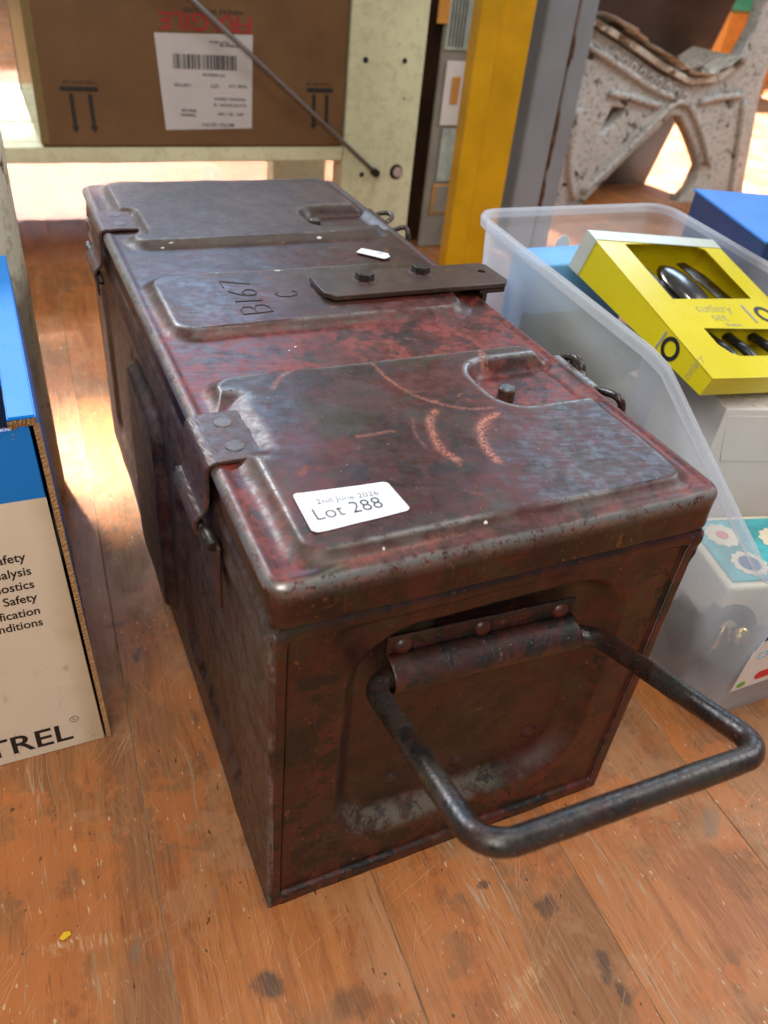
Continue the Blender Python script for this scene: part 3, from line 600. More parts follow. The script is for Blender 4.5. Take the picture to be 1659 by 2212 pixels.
# hinges: strap over the lid edge, knuckle and screws
def hinge(yc, mirror):
    hw = .0230; y0, y1 = yc - hw, yc + hw
    prof = [(.0255, H + .0030), (.014, H + .0032), (.004, H + .0030), (.0, H + .0028), (-.0028, H + .0018), (-.0044, H - .0004), (-.0050, H - .004), (-.0052, .244), (-.0056, .236), (-.0070, .231), (-.0096, .2288), (-.0118, .2255), (-.0120, .2205), (-.0098, .2172), (-.0062, .2160)]
    pr_ = [(p.x, p.z) for p in smooth_path([(x, 0, z) for x, z in prof], 3)]
    V_ = []; F_ = []
    yv = np.linspace(y0, y1, 14)
    for (x, z) in pr_:
        for y in yv: V_.append((x + random.uniform(-1, 1) * .00012, y + (.004 if z < .235 and y > yc else 0) * 0, z + random.uniform(-1, 1) * .00012))
    m_ = len(yv)
    for i in range(len(pr_) - 1):
        for j in range(m_ - 1): F_.append((i * m_ + j, i * m_ + j + 1, (i + 1) * m_ + j + 1, (i + 1) * m_ + j))
    me = raw(V_, F_); bm = bmesh.new(); bm.from_mesh(me); bmesh.ops.recalc_face_normals(bm, faces=bm.faces); bmesh.ops.solidify(bm, geom=list(bm.faces), thickness=.0022); bmesh.ops.bevel(bm, geom=[e for e in bm.edges if e.calc_face_angle(0) > 1.2], offset=.0004, segments=1, affect='EDGES'); bm.to_mesh(me); bm.free()
    attrs(me, brown=.35, red=.2, edge=.10); hs = put('hinge', me, MAT['paint'], AB)
    for dy in (-.0115, .0115):
        d_ = cyl((.0130, yc + dy, H + .0028), (.0130, yc + dy, H + .0037), .0052, .0046, 24, .0003); attrs(d_, grey=.6, edge=.25, brown=.5); put('rivet', d_, MAT['paint'], hs, smooth=False)
    kn = y0 - .031 if not mirror else y1 + .001
    me = cyl((-.0056, kn + .016, .2205), (-.0062, kn + .0305, .2215), .0034, None, 20, .0008); attrs(me, brown=.9, flake=.3); put('hinge_knuckle', me, MAT['bolt'], hs, smooth=True)
    me = box(-.0048, -.0030, kn + .012, kn + .027, .182, .222, .0006, 1); attrs(me, brown=.6, red=.2); put('hinge_leaf', me, MAT['paint'], hs)
    put('hinge_pin', cyl((-.0078, y0 - .010, .2212), (-.0078, y1 + .010, .2212), .0020, None, 12), MAT['bolt'], hs, smooth=True)
hinge(.1122, False); hinge(L - .1122 + .006, True)

# locating studs in the lid recesses
for (x, y) in ((.1812, .1185), (.1745, .4300)):
    s = put('stud', cyl((x, y, H - .005), (x, y, H + .0040), .0055, .0050, 28, .0008), MAT['rustbolt'], AB, smooth=False)
    put('stud_top', cyl((x, y, H + .0036), (x, y, H + .0044), .0046, .0044, 24, .0003), MAT['zinc'], s)

# latch bar bolted across the middle panel
zt = H + HP + .0012
bar = rrect(.1235, .2710, .2645, .3045, .002, 2)
bar = [(.2625, .2890), (.2580, .2930), (.1240, .2930), (.1190, .2880), (.1190, .2600), (.1250, .2525), (.2590, .2525), (.2635, .2580)]
hole = [(.2525 + .0038 * math.cos(2 * math.pi * k / 20), .2770 + .0038 * math.sin(2 * math.pi * k / 20)) for k in range(20)]
me = flat2d(bar, [hole], .0036, .0005, Matrix.Translation((0, 0, zt + .0018))); attrs(me, brown=.75, satin=.7, edge=.04, flake=.2); lb = put('latch_bar', me, MAT['paint'], AB)
me = join(box(.2400, .2615, .2545, .2865, zt - .0048, zt - .0006, .0008, 1), box(.2430, .2468, .2545, .2865, zt - .0260, zt - .0042, .0008, 1)); attrs(me, brown=.5, flake=.3); put('angle_bracket', me, MAT['paint'], AB)
for x, y in ((.1560, .2770), (.2035, .2830)):
    b = put('bolt', cyl((x, y, zt + .0034), (x, y, zt + .0088), .0070, .0067, 6, .0005), MAT['bolt'], AB)
    me = cyl((x, y, zt + .0034), (x, y, zt + .0043), .0095, .0088, 28, .0003); attrs(me, brown=.4, red=.3); put('washer', me, MAT['paint'], b)
# stamped lettering reading along the box
GLYPH = {'B': [[(0, 0), (0, 1), (.35, 1), (.55, .88), (.55, .66), (.35, .53), (0, .53)], [(.35, .53), (.62, .42), (.62, .12), (.38, 0), (0, 0)]], '1': [[(.12, 0), (.12, 1)]],
         '6': [[(.52, 1), (.22, .72), (.06, .36), (.12, .08), (.32, 0), (.54, .10), (.58, .34), (.40, .52), (.16, .46), (.07, .32)]], '7': [[(0, 1), (.58, 1), (.20, 0)]], 'C': [[(.60, .84), (.40, 1), (.14, .88), (0, .5), (.14, .12), (.40, 0), (.60, .16)]]}
for ch_, px, py, sz in (('B', .0785, .2460, .0195), ('1', .0775, .2640, .0185), ('6', .0775, .2740, .0185), ('7', .0770, .2900, .0195), ('C', .1050, .2680, .0160)):
    ms = []
    for st_ in GLYPH[ch_]:
        pts = [Vector((px - v_ * sz, py + u_ * sz, 0)) for u_, v_ in st_]; dn = []
        for a_, b_ in zip(pts[:-1], pts[1:]):
            n_ = max(2, int((b_ - a_).length / .0012)); dn += [a_.lerp(b_, k / n_) for k in range(n_)]
        dn.append(pts[-1])
        for q_ in dn: q_.z = surf(q_.x, q_.y) + .0002
        ms.append(tube(dn, .00042, 6))
    put('stamped_letter', join(*ms), MAT['darkpaint'], AB)
def drape(o, lift):
    org = ORG[o.name]
    for v in o.data.vertices: v.co.z = surf(v.co.x + org.x, v.co.y + org.y) + lift - org.z
    o.data.update()

# wire toggle hooks on the right-hand edge
hk = smooth_path([(.2440, .1530, .2440), (.2475, .1600, .2490), (.2480, .1530, .2560), (.2480, .1430, .2600), (.2480, .1355, .2570), (.2490, .1370, .2510), (.2510, .1440, .2500), (.2500, .1470, .2545), (.2480, .1400, .2575), (.2470, .1310, .2520), (.2470, .1240, .2480), (.2470, .1120, .2530), (.2480, .1000, .2560), (.2500, .0950, .2525), (.2510, .0945, .2440)], 6)
put('wire_hook', tube(hk, .0025, 12), MAT['rod'], AB, smooth=True)
me = box(.2390, .2445, .1120, .1560, .2400, .2570, .0012, 2); attrs(me, grey=.8, edge=.6, red=.2); put('hook_plate', me, MAT['paint'], AB)
hk2 = smooth_path([(.2430, .4650, .2440), (.2490, .4680, .2500), (.2600, .4660, .2520), (.2610, .4560, .2510), (.2500, .4480, .2480), (.2470, .4420, .2460), (.2500, .4330, .2470), (.2620, .4300, .2500), (.2640, .4260, .2440), (.2640, .4240, .2350)], 6)
put('wire_hook', tube(hk2, .0021, 12), MAT['rod'], AB, smooth=True)
me = box(.2390, .2440, .4300, .4700, .2380, .2560, .0012, 2); attrs(me, brown=.6, grey=.3); put('hook_plate', me, MAT['paint'], AB)

# ------------------------------------------------------------------ stickers on the lid
def lid_z(x, y):
    h_, _ = lid_height(np.array([x]), np.array([y])); return H + float(h_[0])
def sticker(name, corners, r, mat, lift=.0004, n=40, curl=None):
    """quad sticker (4 xy corners, TL TR BR BL) with rounded corners, laid on the lid"""
    TL, TR, BR, BL = [np.array(c_) for c_ in corners]; V_ = []; F_ = []
    for j in range(n + 1):
        for i in range(n + 1):
            u, v = i / n, j / n; w_, h_ = np.linalg.norm(TR - TL), np.linalg.norm(BL - TL); px, py = u * w_, v * h_
            for cx in (r, w_ - r):
                for cy_ in (r, h_ - r):
                    dx, dy = px - cx, py - cy_
                    if ((cx == r) == (dx < 0)) and ((cy_ == r) == (dy < 0)):
                        a_, b_ = abs(dx) / r, abs(dy) / r
                        px = cx + math.copysign(r * a_ * math.sqrt(max(0, 1 - b_ * b_ / 2)), dx); py = cy_ + math.copysign(r * b_ * math.sqrt(max(0, 1 - a_ * a_ / 2)), dy)
            u2, v2 = px / w_, py / h_
            P_ = TL * (1 - u2) * (1 - v2) + TR * u2 * (1 - v2) + BR * u2 * v2 + BL * (1 - u2) * v2
            z = surf(*P_) + lift + (curl(u2, v2) if curl else 0)
            V_.append((P_[0], P_[1], z))
    for j in range(n):
        for i in range(n): k = j * (n + 1) + i; F_.append((k, k + n + 1, k + n + 2, k + 1))
    me = raw(V_, F_); bm = bmesh.new(); bm.from_mesh(me); bmesh.ops.solidify(bm, geom=list(bm.faces), thickness=.00012); bmesh.ops.recalc_face_normals(bm, faces=bm.faces); bm.to_mesh(me); bm.free(); return me
lot_c = ((.0253, .0506), (.0711, .0475), (.0729, .0243), (.0247, .0212))
curlf = lambda u, v: .0005 * math.exp(-(u / .06) ** 2)
me = sticker('lot_label', lot_c, .0028, MAT['label'], curl=curlf)
lot = tag(put('lot_label', me, MAT['label'], None, (.05, .037, H + HP), smooth=False), 'white rounded lot number sticker on the front of the lid', 'sticker')
zl = H + HP
o = text('2nd June 2026', .0052, frame((.0335, .0400, zl), (1, -.045, 0), (.02, 1, 0)), MAT['greyink'], lot, 'printed_text', offset=-.00008); drape(o, .0007)
o = text('Lot 288', .0118, frame((.0290, .0292, zl), (1, .012, 0), (.03, 1, 0)), MAT['ink'], lot, 'printed_text', offset=-.00018, sx=.90); drape(o, .0007)
V2 = [(.1822, .3542), (.1900, .3620), (.2069, .3473), (.2053, .3401), (.1990, .3365)]
me = flat2d(V2, [], .0005, .00012, Matrix.Translation((0, 0, H + .0016))); torn = tag(put('torn_sticker', me, MAT['label'], None, (.19, .34, H)), 'small torn white paper scrap stuck near the rear of the lid', 'sticker')
text('288', .004, frame((.1970, .3490, H + .00195), (.8, -.65, 0), (.65, .8, 0)), MAT['greytext'], torn, 'printed_text')

# yellow fleck on the floor
me = flat2d([(-.113, .0255), (-.1105, .0280), (-.1075, .0275), (-.1070, .0255), (-.1095, .0245), (-.1115, .0240)], [], .0006, .0002, Matrix.Translation((0, 0, .0006)))
tag(put('paint_fleck', me, MAT['yellowchip'], None, (-.11, .026, 0)), 'tiny bright yellow fleck lying on the floorboards', 'fleck')

# ------------------------------------------------------------------ blue and cream display carton on the left
CB = thing('display_carton', 'open blue and cream printed cardboard carton left of the ammunition box', 'carton', (-.20, .27, 0))
yf = .1545; xr = -.0665; zt2 = .2575; xl = -.40; yb = .385
ybf = .1565
fp = [(xl, 0), (-.0705, 0), (-.0772, .2090), (-.0782, .2520), (-.0840, .2540), (-.0900, .2528), (-.12, .2530), (xl, .2530)]
def front_z(pl_): return [(x, z) for x, z in pl_]
Mf = frame((0, yf + .0015, 0), (1, 0, 0), (0, 0, 1))
cream_pl = [(xl, 0.0006), (-.0700, 0.0006), (-.0768, .2092), (xl, .2104)]
blue_pl = [(xl, .2105), (-.0768, .2093), (-.0784, .2535), (-.0860, .2520), (-.11, .2528), (-.16, .2515), (xl, .2525)]
put('front_panel', flat2d(cream_pl, [], .003, .0004, Mf), MAT['cream'], CB)
put('front_blue_band', flat2d(blue_pl, [], .003, .0004, Mf), MAT['blue'], CB)
# right wall: double thickness rolled blue wall
def wall(x_bot, x_top, t_, y0, y1, z0, z1):
    V_ = [(x_bot, y0, z0), (x_bot - t_, y0, z0), (x_top - t_, y0, z1), (x_top, y0, z1), (x_bot, y1, z0), (x_bot - t_, y1, z0), (x_top - t_, y1, z1), (x_top, y1, z1)]
    me = raw(V_, [(0, 1, 2, 3), (7, 6, 5, 4), (0, 3, 7, 4), (1, 5, 6, 2), (3, 2, 6, 7), (0, 4, 5, 1)])
    bm = bmesh.new(); bm.from_mesh(me); bmesh.ops.recalc_face_normals(bm, faces=bm.faces); bmesh.ops.bevel(bm, geom=[e for e in bm.edges if abs(e.verts[0].co.z - e.verts[1].co.z) < 1e-5 and e.verts[0].co.z > .2], offset=.0007, segments=2, affect='EDGES'); bm.to_mesh(me); bm.free(); return me
put('side_panel', wall(-.0662, -.0737, .0018, .1575, yb, 0, zt2), MAT['blue'], CB)
put('side_panel_inner', wall(-.0785, -.0858, .0018, .1760, yb, .002, zt2 - .0012), MAT['blue'], CB)
put('rolled_rim', wall(-.0736, -.07375, .0135, .1560, yb, zt2 - .0010, zt2 + .0012), MAT['blue'], CB)
# raw corrugated edge of the side panel and of the rim
def corrug(p0, p1, nrm, wid, amp=.0009, waves=60):
    p0, p1 = Vector(p0), Vector(p1); d = p1 - p0; wid = Vector(wid); nrm = Vector(nrm); V_ = []; F_ = []; n_ = waves * 4
    for i in range(n_ + 1):
        c_ = p0 + d * (i / n_); jx = random.uniform(-1, 1) * amp * .5
        for k in range(5):
            f = k / 4; V_.append(c_ + wid * f + nrm * (amp * .35 * math.sin(i * 1.57 + k * 1.3) + jx * 1.2 + random.uniform(-1, 1) * amp * .6))
    for i in range(n_):
        for k in range(4): F_.append((i * 5 + k, i * 5 + k + 1, (i + 1) * 5 + k + 1, (i + 1) * 5 + k))
    return raw(V_, F_)
put('corrugated_edge', corrug((-.0651, .1536, .001), (-.0728, .1536, .2560), (0, -1, 0), (-.0030, 0, 0), .0004, 90), MAT['rawedge'], CB)
put('corrugated_edge', corrug((-.0738, .1540, .2585), (-.0872, .1540, .2575), (0, -1, 0), (0, 0, -.0040), .0010, 7), MAT['rawedge'], CB)
put('corrugated_edge', corrug((-.0862, .1550, .2575), (-.0866, .1550, .2455), (0, -1, 0), (.0030, 0, 0), .0008, 5), MAT['rawedge'], CB)
put('torn_edge', corrug((-.0880, .1540, .2528), (-.16, .1540, .2516), (0, -.3, .8), (0, .0034, 0), .0010, 26), MAT['rawedge'], CB)
put('back_panel', box(xl, -.076, yb - .003, yb, 0, zt2 - .002, .0004, 1), MAT['blue'], CB)
put('left_panel', box(xl, xl + .003, .16, yb - .0035, 0, zt2 - .002, .0004, 1), MAT['blue'], CB)
put('inner_tray', box(xl + .004, -.088, .1605, yb - .004, .001, .16, .002, 1), MAT['black'], CB)
def tf(x, z): return frame((x, yf - .00018, z), (1, 0, -.002), (0, 0, 1))
for body, x, z in (('Safety', -.0930, .1690), ('Analysis', -.0915, .1584), ('Diagnostics', -.0915, .1483), ('Safety', -.0917, .1382), ('Identification', -.0915, .1275), ('Conditions', -.0915, .1180)):
    text(body, .0088, tf(x, z), MAT['ink'], CB, 'printed_text', align='RIGHT', offset=.00012, sx=.86)
text('TREL', .0240, tf(-.0890, .0085), MAT['ink'], CB, 'printed_logo_text', align='RIGHT', offset=.0003, sx=1.02)
text('R', .0042, tf(-.0862, .0262), MAT['ink'], CB, 'printed_mark', align='CENTER', offset=-.0001)
c0 = (-.0862, yf - .0002, .0277); ringp = [Vector(c0) + Vector((.0027 * math.cos(k / 24 * 2 * math.pi), 0, .0027 * math.sin(k / 24 * 2 * math.pi))) for k in range(25)]
put('printed_ring', tube(ringp, .00016, 6, False), MAT['ink'], CB)

# chipped enamel canister standing behind the carton
CN = thing('enamel_canister', 'tall chipped cream canister standing behind the blue carton', 'canister', (-.1325, .470, 0))
def lathe(prof, c_, seg=40):
    V_ = []; F_ = []
    for r_, z in prof:
        for k in range(seg): b = 2 * math.pi * k / seg; V_.append((c_[0] + r_ * math.cos(b), c_[1] + r_ * math.sin(b), z))
    for i in range(len(prof) - 1):
        for k in range(seg): k2 = (k + 1) % seg; F_.append((i * seg + k, i * seg + k2, (i + 1) * seg + k2, (i + 1) * seg + k))
    F_.append(tuple(range(seg - 1, -1, -1))); return raw(V_, F_)
put('can_body', lathe([(.070, 0), (.0725, .003), (.072, .10), (.0722, .20), (.0718, .28), (.072, .325), (.0700, .333), (.0688, .326), (.0688, .02)], (-.1325, .470)), MAT['canister'], CN, smooth=True)
rp = [Vector((-.1325 + .0712 * math.cos(k / 48 * 2 * math.pi), .470 + .0712 * math.sin(k / 48 * 2 * math.pi), .332)) for k in range(49)]
put('rolled_rim', tube(rp, .0026, 10, False), MAT['canister'], CN, smooth=True)

# ------------------------------------------------------------------ cloudy plastic tub on the right
TB = thing('plastic_tub', 'cloudy clear plastic tub with sloping open front beside the ammunition box', 'plastic tub', (.445, .215, 0))
def tub_mesh():
    # outer outline at height fraction, rounded corners, walls lean out; rim height depends on y
    def rimz(y):
        return float(np.interp(y, [.010, .018, .026, .145, .165, .42], [.160, .163, .171, .2425, .2465, .2625]))
    def outline(f, inset):
        x0 = .3495 - .0140 * f + inset; x1 = .5420 + .0120 * f - inset; y0 = .0170 - .010 * f + inset; y1 = .408 + .015 * f - inset; r = max(.004, .020 - inset)
        pts = rrect(x0, x1, y0, y1, r, 6); out = []
        for a_, b_ in zip(pts, pts[1:] + pts[:1]):
            n_ = max(1, int(math.hypot(b_[0] - a_[0], b_[1] - a_[1]) / .010))
            out += [(a_[0] + (b_[0] - a_[0]) * k / n_, a_[1] + (b_[1] - a_[1]) * k / n_) for k in range(n_)]
        return out
    # fixed sample count: resample
    def resample(pts, n_):
        P_ = np.array(pts + pts[:1]); d = np.r_[0, np.cumsum(np.hypot(*np.diff(P_, axis=0).T))]; s = np.linspace(0, d[-1], n_ + 1)[:-1]
        return np.column_stack([np.interp(s, d, P_[:, 0]), np.interp(s, d, P_[:, 1])])
    N = 200; rings = []
    top = resample(outline(1, 0), N); rz = np.array([rimz(y) for y in top[:, 1]])
    for f in (0.012, .03, .1, .25, .4, .55, .7, .85, .97, 1.0):
        o = resample(outline(f, .004 if f < .02 else 0), N); z = rz * f; rings.append(np.column_stack([o, z]))
    # flared rim lip
    tg = np.roll(top, -2, 0) - np.roll(top, 2, 0); lipn = np.column_stack([tg[:, 1], -tg[:, 0]]); lipn /= np.linalg.norm(lipn, axis=1)[:, None]; lipn *= np.sign(((top - top.mean(0)) * lipn).sum(1))[:, None]
    rings.append(np.column_stack([top + lipn * .0016, rz + .0018]))
    rings.append(np.column_stack([top + lipn * .0062, rz + .0020])); rings.append(np.column_stack([top + lipn * .0072, rz + .0002])); rings.append(np.column_stack([top + lipn * .0066, rz - .0065]))
    V_ = np.concatenate(rings); F_ = []
    for i in range(len(rings) - 1):
        for k in range(N): k2 = (k + 1) % N; F_.append((i * N + k, i * N + k2, (i + 1) * N + k2, (i + 1) * N + k))
    F_.append(tuple(range(N - 1, -1, -1)))
    me = raw(V_, F_); bm = bmesh.new(); bm.from_mesh(me); bmesh.ops.recalc_face_normals(bm, faces=bm.faces); bmesh.ops.solidify(bm, geom=list(bm.faces), thickness=.0016); bm.to_mesh(me); bm.free(); return me
put('tub_shell', tub_mesh(), MAT['tub'], TB, smooth=True)
put('moulded_badge', flat2d([(.005 * math.cos(k / 24 * 2 * math.pi) * 1.6, .005 * math.sin(k / 24 * 2 * math.pi) * 1.6) for k in range(24)], [], .001, .0002, frame((.432, .4165, .232), (1, 0, 0), (0, 0, 1))), MAT['white'], TB)
text('MADE IN FRANCE', .0055, frame((.3405, .105, .150), (0, .35, .94), (0, -.94, .35)), MAT['greytext'], TB, 'moulded_text', offset=-.0001)
# label stuck on the tub's front
def tfr(u, v, lift=.0006): return frame((u, .0090 - lift, v), (1, 0, 0), (0, -.04, 1))
lab = put('product_label', flat2d([(.3540, .0445), (.470, .0445), (.470, .112), (.3660, .112), (.3600, .0860), (.3575, .0850)], [], .0004, .0001, frame((0, .0085, 0), (1, 0, 0), (0, 0, 1))), MAT['white'], TB)
put('printed_band', flat2d([(.3620, .0955), (.470, .0955), (.470, .1119), (.3660, .1119)], [], .0003, .00005, frame((0, .0081, 0), (1, 0, 0), (0, 0, 1))), MAT['navy'], lab)
put('printed_logo', flat2d([(.3620 + .0042 * math.cos(k / 20 * 6.283), .0500 + .0030 * math.sin(k / 20 * 6.283)) for k in range(20)], [], .0003, .00005, frame((0, .0081, 0), (1, 0, 0), (0, 0, 1))), MAT['greenlogo'], lab)
put('printed_logo', flat2d(rrect(.3735, .405, .0505, .0590, .0042), [], .0003, .00005, frame((0, .0081, 0), (1, 0, 0), (0, 0, 1))), MAT['redlogo'], lab)
put('printed_logo', flat2d(rrect(.3645, .3735, .0765, .0835, .0005), [rrect(.3655, .3725, .0775, .0825, .0003)], .0003, .00005, frame((0, .0081, 0), (1, 0, 0), (0, 0, 1))), MAT['lightblue'], lab)
put('printed_logo', flat2d([(.3790 + .0040 * math.cos(k / 20 * 6.283), .0800 + .0045 * math.sin(k / 20 * 6.283)) for k in range(20)], [[(.3790 + .0028 * math.cos(k / 20 * 6.283), .0800 + .0033 * math.sin(k / 20 * 6.283)) for k in range(20)]], .0003, .00005, frame((0, .0081, 0), (1, 0, 0), (0, 0, 1))), MAT['navy'], lab)

# cutlery box lying on the contents
A_ = Vector((.3880, .3300, .2745)); B_ = Vector((.3880, .1590, .2265)); D_ = Vector((.5300, .3300, .2600))
u = (D_ - A_).normalized(); v = (B_ - A_).normalized(); w_ = v.cross(u).normalized()       # w_ points up out of the top face
if w_.z < 0: w_ = -w_
Mc = Matrix((u, v, w_)).transposed().to_4x4(); Mc.translation = A_
CW, CL, CT = .150, .186, .036
CX = thing('cutlery_box', 'bright yellow cutlery set box with cut-out windows lying in the plastic tub', 'cutlery box', tuple(Mc @ Vector((CW / 2, CL / 2, -CT))))
def wedge(me):
    for q in me.vertices: q.co.z = q.co.z * (1 - .52 * max(0, q.co.y) / CL) if q.co.z < 0 else q.co.z
    me.transform(Mc); return me
win1 = [(.030, .016), (.112, .008), (.128, .016), (.128, .088), (.030, .092)]
win2 = [(.036, .128), (.130, .128), (.130, .162), (.050, .162), (.042, .158), (.036, .148)]
put('box_top', flat2d([(0, 0), (CW, 0), (CW, CL), (0, CL)], [win1, win2], .0012, .0003, Mc @ Matrix.Translation((0, 0, -.0006))), MAT['yellowbox'], CX)
for nm, b in (('box_side', (0, .0010, 0, CL, -CT, -.0012)), ('box_side', (CW - .001, CW, 0, CL, -CT, -.0012)), ('box_end', (.001, CW - .001, CL - .001, CL, -CT, -.0012)), ('box_end', (.001, CW - .001, 0, .001, -CT, -.0012))):
    put(nm, wedge(box(*b)), MAT['yellowbox'], CX)
put('box_bottom', wedge(box(.001, CW - .001, .001, CL - .001, -CT, -CT + .001)), MAT['yellowin'], CX)
put('end_band', wedge(join(box(-.0004, CW + .0004, -.0004, .0130, .0001, .0006), box(-.0008, -.0001, -.0004, .0150, -CT, .0006))), MAT['silvercard'], CX)  # grey card end on the side; top strip paints in window glare
put('box_divider', wedge(box(.031, .127, .096, .124, -CT + .001, -.004, .001, 1)), MAT['yellowin'], CX)
def tt(x, y, ux=(1, 0, 0), uy=(0, -1, 0)):
    m_ = frame((x, y, .0003), ux, uy); return Mc @ m_
text('cutlery', .0150, tt(.046, .108), MAT['greytext'], CX, 'printed_text', offset=-.0003)
text('set', .0150, tt(.056, .119), MAT['greytext'], CX, 'printed_text', offset=-.0003)
text('16 piece', .0055, tt(.064, .1255), MAT['greytext'], CX, 'printed_text')
def ring2d(cx, cy_, ro, ri): return [(cx + ro * math.cos(k / 32 * 6.283), cy_ + ro * math.sin(k / 32 * 6.283)) for k in range(32)], [[(cx + ri * math.cos(k / 32 * 6.283), cy_ + ri * math.sin(k / 32 * 6.283)) for k in range(32)]]
o_, h_ = ring2d(.124, .110, .0105, .0068); put('printed_plate_logo', flat2d(o_, h_, .0003, .00005, Mc @ Matrix.Translation((0, 0, .0003))), MAT['ink'], CX)
for dx in (.105, .143): put('printed_cutlery_mark', flat2d(rrect(dx - .0012, dx + .0012, .098, .121, .0010), [], .0003, .00005, Mc @ Matrix.Translation((0, 0, .0003))), MAT['greytext'], CX)
Ms = Mc @ frame((-.0003, 0, 0), (0, -1, 0), (0, 0, 1))     # left side face
o_, h_ = ring2d(-.1400, -.0115, .0095, .0062); put('printed_plate_logo', flat2d(o_, h_, .0003, .00005, Ms), MAT['ink'], CX)
put('printed_cutlery_mark', flat2d(rrect(-.1290, -.1272, -.021, -.004, .0008), [], .0003, .00005, Ms), MAT['greytext'], CX)
text('cutlery', .0105, frame(Mc @ Vector((-.0004, .1700, -CT * .5 + .001)), w_, -v), MAT['greytext'], CX, 'printed_text', offset=-.0002, sx=.75)
# cutlery seen in the windows: fork, spoon, knife, handles
def piece(name, me): return put(name, wedge(me), MAT['silver'], CX, smooth=True)
V_ = []; F_ = []
for i in range(11):
    for k in range(16):
        a_ = i / 10 * math.pi; b_ = k / 16 * 2 * math.pi; V_.append((.076 + .0185 * math.sin(a_) * math.cos(b_), .062 - .036 * math.cos(a_), -.015 + .0095 * math.sin(a_) * math.sin(b_)))
for i in range(10):
    for k in range(16): F_.append((i * 16 + k, i * 16 + (k + 1) % 16, (i + 1) * 16 + (k + 1) % 16, (i + 1) * 16 + k))
piece('spoon_bowl', raw(V_, F_))
fk = flat2d([(.034, .022), (.038, .022), (.0415, .055), (.0435, .055), (.043, .018), (.047, .018), (.049, .055), (.051, .055), (.052, .022), (.056, .024), (.060, .068), (.058, .098), (.046, .098), (.038, .070)], [], .0026, .0006, Matrix.Translation((0, 0, -.017))); wedge(fk); put('fork_head', fk, MAT['blackplastic'], CX)
kn = flat2d([(.098, .022), (.108, .020), (.118, .040), (.126, .098), (.110, .098)], [], .002, .0005, Matrix.Translation((0, 0, -.014))); wedge(kn); put('knife_blade', kn, MAT['silver'], CX)
for x0, x1 in ((.052, .058), (.076, .078), (.106, .112)):
    me = tube([Vector((x0, .124, -.018)), Vector(((x0 + x1) / 2, .146, -.014)), Vector((x1, .176, -.016))], .0058, 12); wedge(me); put('cutlery_handle', me, MAT['blackplastic'], CX, smooth=True)

# white patterned box under the cutlery box
a_ = R(-17); Mw = frame((.4330, .1520, .1235), (math.cos(a_), math.sin(a_), 0), (-math.sin(a_), math.cos(a_), 0)) @ Matrix.Translation((-.010, .002, 0))
WB = thing('white_box', 'white cardboard box with faint pattern on its lid inside the plastic tub', 'box', tuple(Mw @ Vector((.04, .06, -.1175))))
put('box_body', box(0, .084, 0, .11, -.1175, .0665, .0015, 2, mat4=Mw), MAT['white'], WB)
put('box_flap', flat2d([(.003, .060), (.082, .060), (.082, .018), (.012, .018)], [], .0010, .0003, Mw @ frame((0, -.0006, 0), (1, 0, 0), (0, 0, 1))), MAT['white'], WB)
pat = []
for i in range(7):
    for j in range(9):
        cx, cy_ = .006 + i * .012, .006 + j * .012; pts = [Vector((cx + .005 * math.cos(t_), cy_ + .003 * math.sin(t_), .0667)) for t_ in np.linspace(.3 + (i * j) % 3, 4.2 + (i + j) % 2, 9)]; m_ = tube(pts, .00045, 4, False); m_.transform(Mw); pat.append(m_)
pp = put('printed_pattern', join(*pat), MAT['pinkprint'], WB); pp['kind'] = 'stuff'

# cream box with teal picture lid
a_ = R(-14); Mk = frame((.3600, .0480, .0680), (math.cos(a_), math.sin(a_), 0), (-math.sin(a_), math.cos(a_), 0)) @ Matrix.Translation((0, 0, 0))
TN = thing('picture_box', 'shallow cream plastic box with teal picture lid inside the plastic tub', 'box', tuple(Mk @ Vector((.05, .045, 0))))
put('box_body', box(0, .118, 0, .084, 0, .0430, .003, 3, mat4=Mk), MAT['creamtin'], TN, smooth=False)
lidp = put('picture_lid', box(.006, .112, .006, .078, .0426, .0445, .0006, 1, mat4=Mk), MAT['teal'], TN)
for cx, cy_, r_, m_ in ((.026, .058, .0135, 'pastry'), (.030, .024, .0135, 'pastry'), (.070, .050, .014, 'pastry'), (.066, .018, .012, 'pastry')):
    pts = [(cx + (r_ + .0010 * math.cos(11 * t_)) * math.cos(t_), cy_ + (r_ + .0010 * math.cos(11 * t_)) * math.sin(t_)) for t_ in np.linspace(0, 6.283, 67)[:-1]]
    put('printed_pastry', flat2d(pts, [], .0003, .00005, Mk @ Matrix.Translation((0, 0, .0447))), MAT[m_], lidp)
for cx, cy_, r_, m_ in ((.026, .058, .0050, 'rose'), (.030, .024, .0085, 'navyprint'), (.070, .050, .006, 'rose'), (.066, .018, .006, 'navyprint')):
    put('printed_filling', flat2d([(cx + r_ * math.cos(t_), cy_ + r_ * math.sin(t_)) for t_ in np.linspace(0, 6.283, 25)[:-1]], [], .0003, .00005, Mk @ Matrix.Translation((0, 0, .0450))), MAT[m_], lidp)

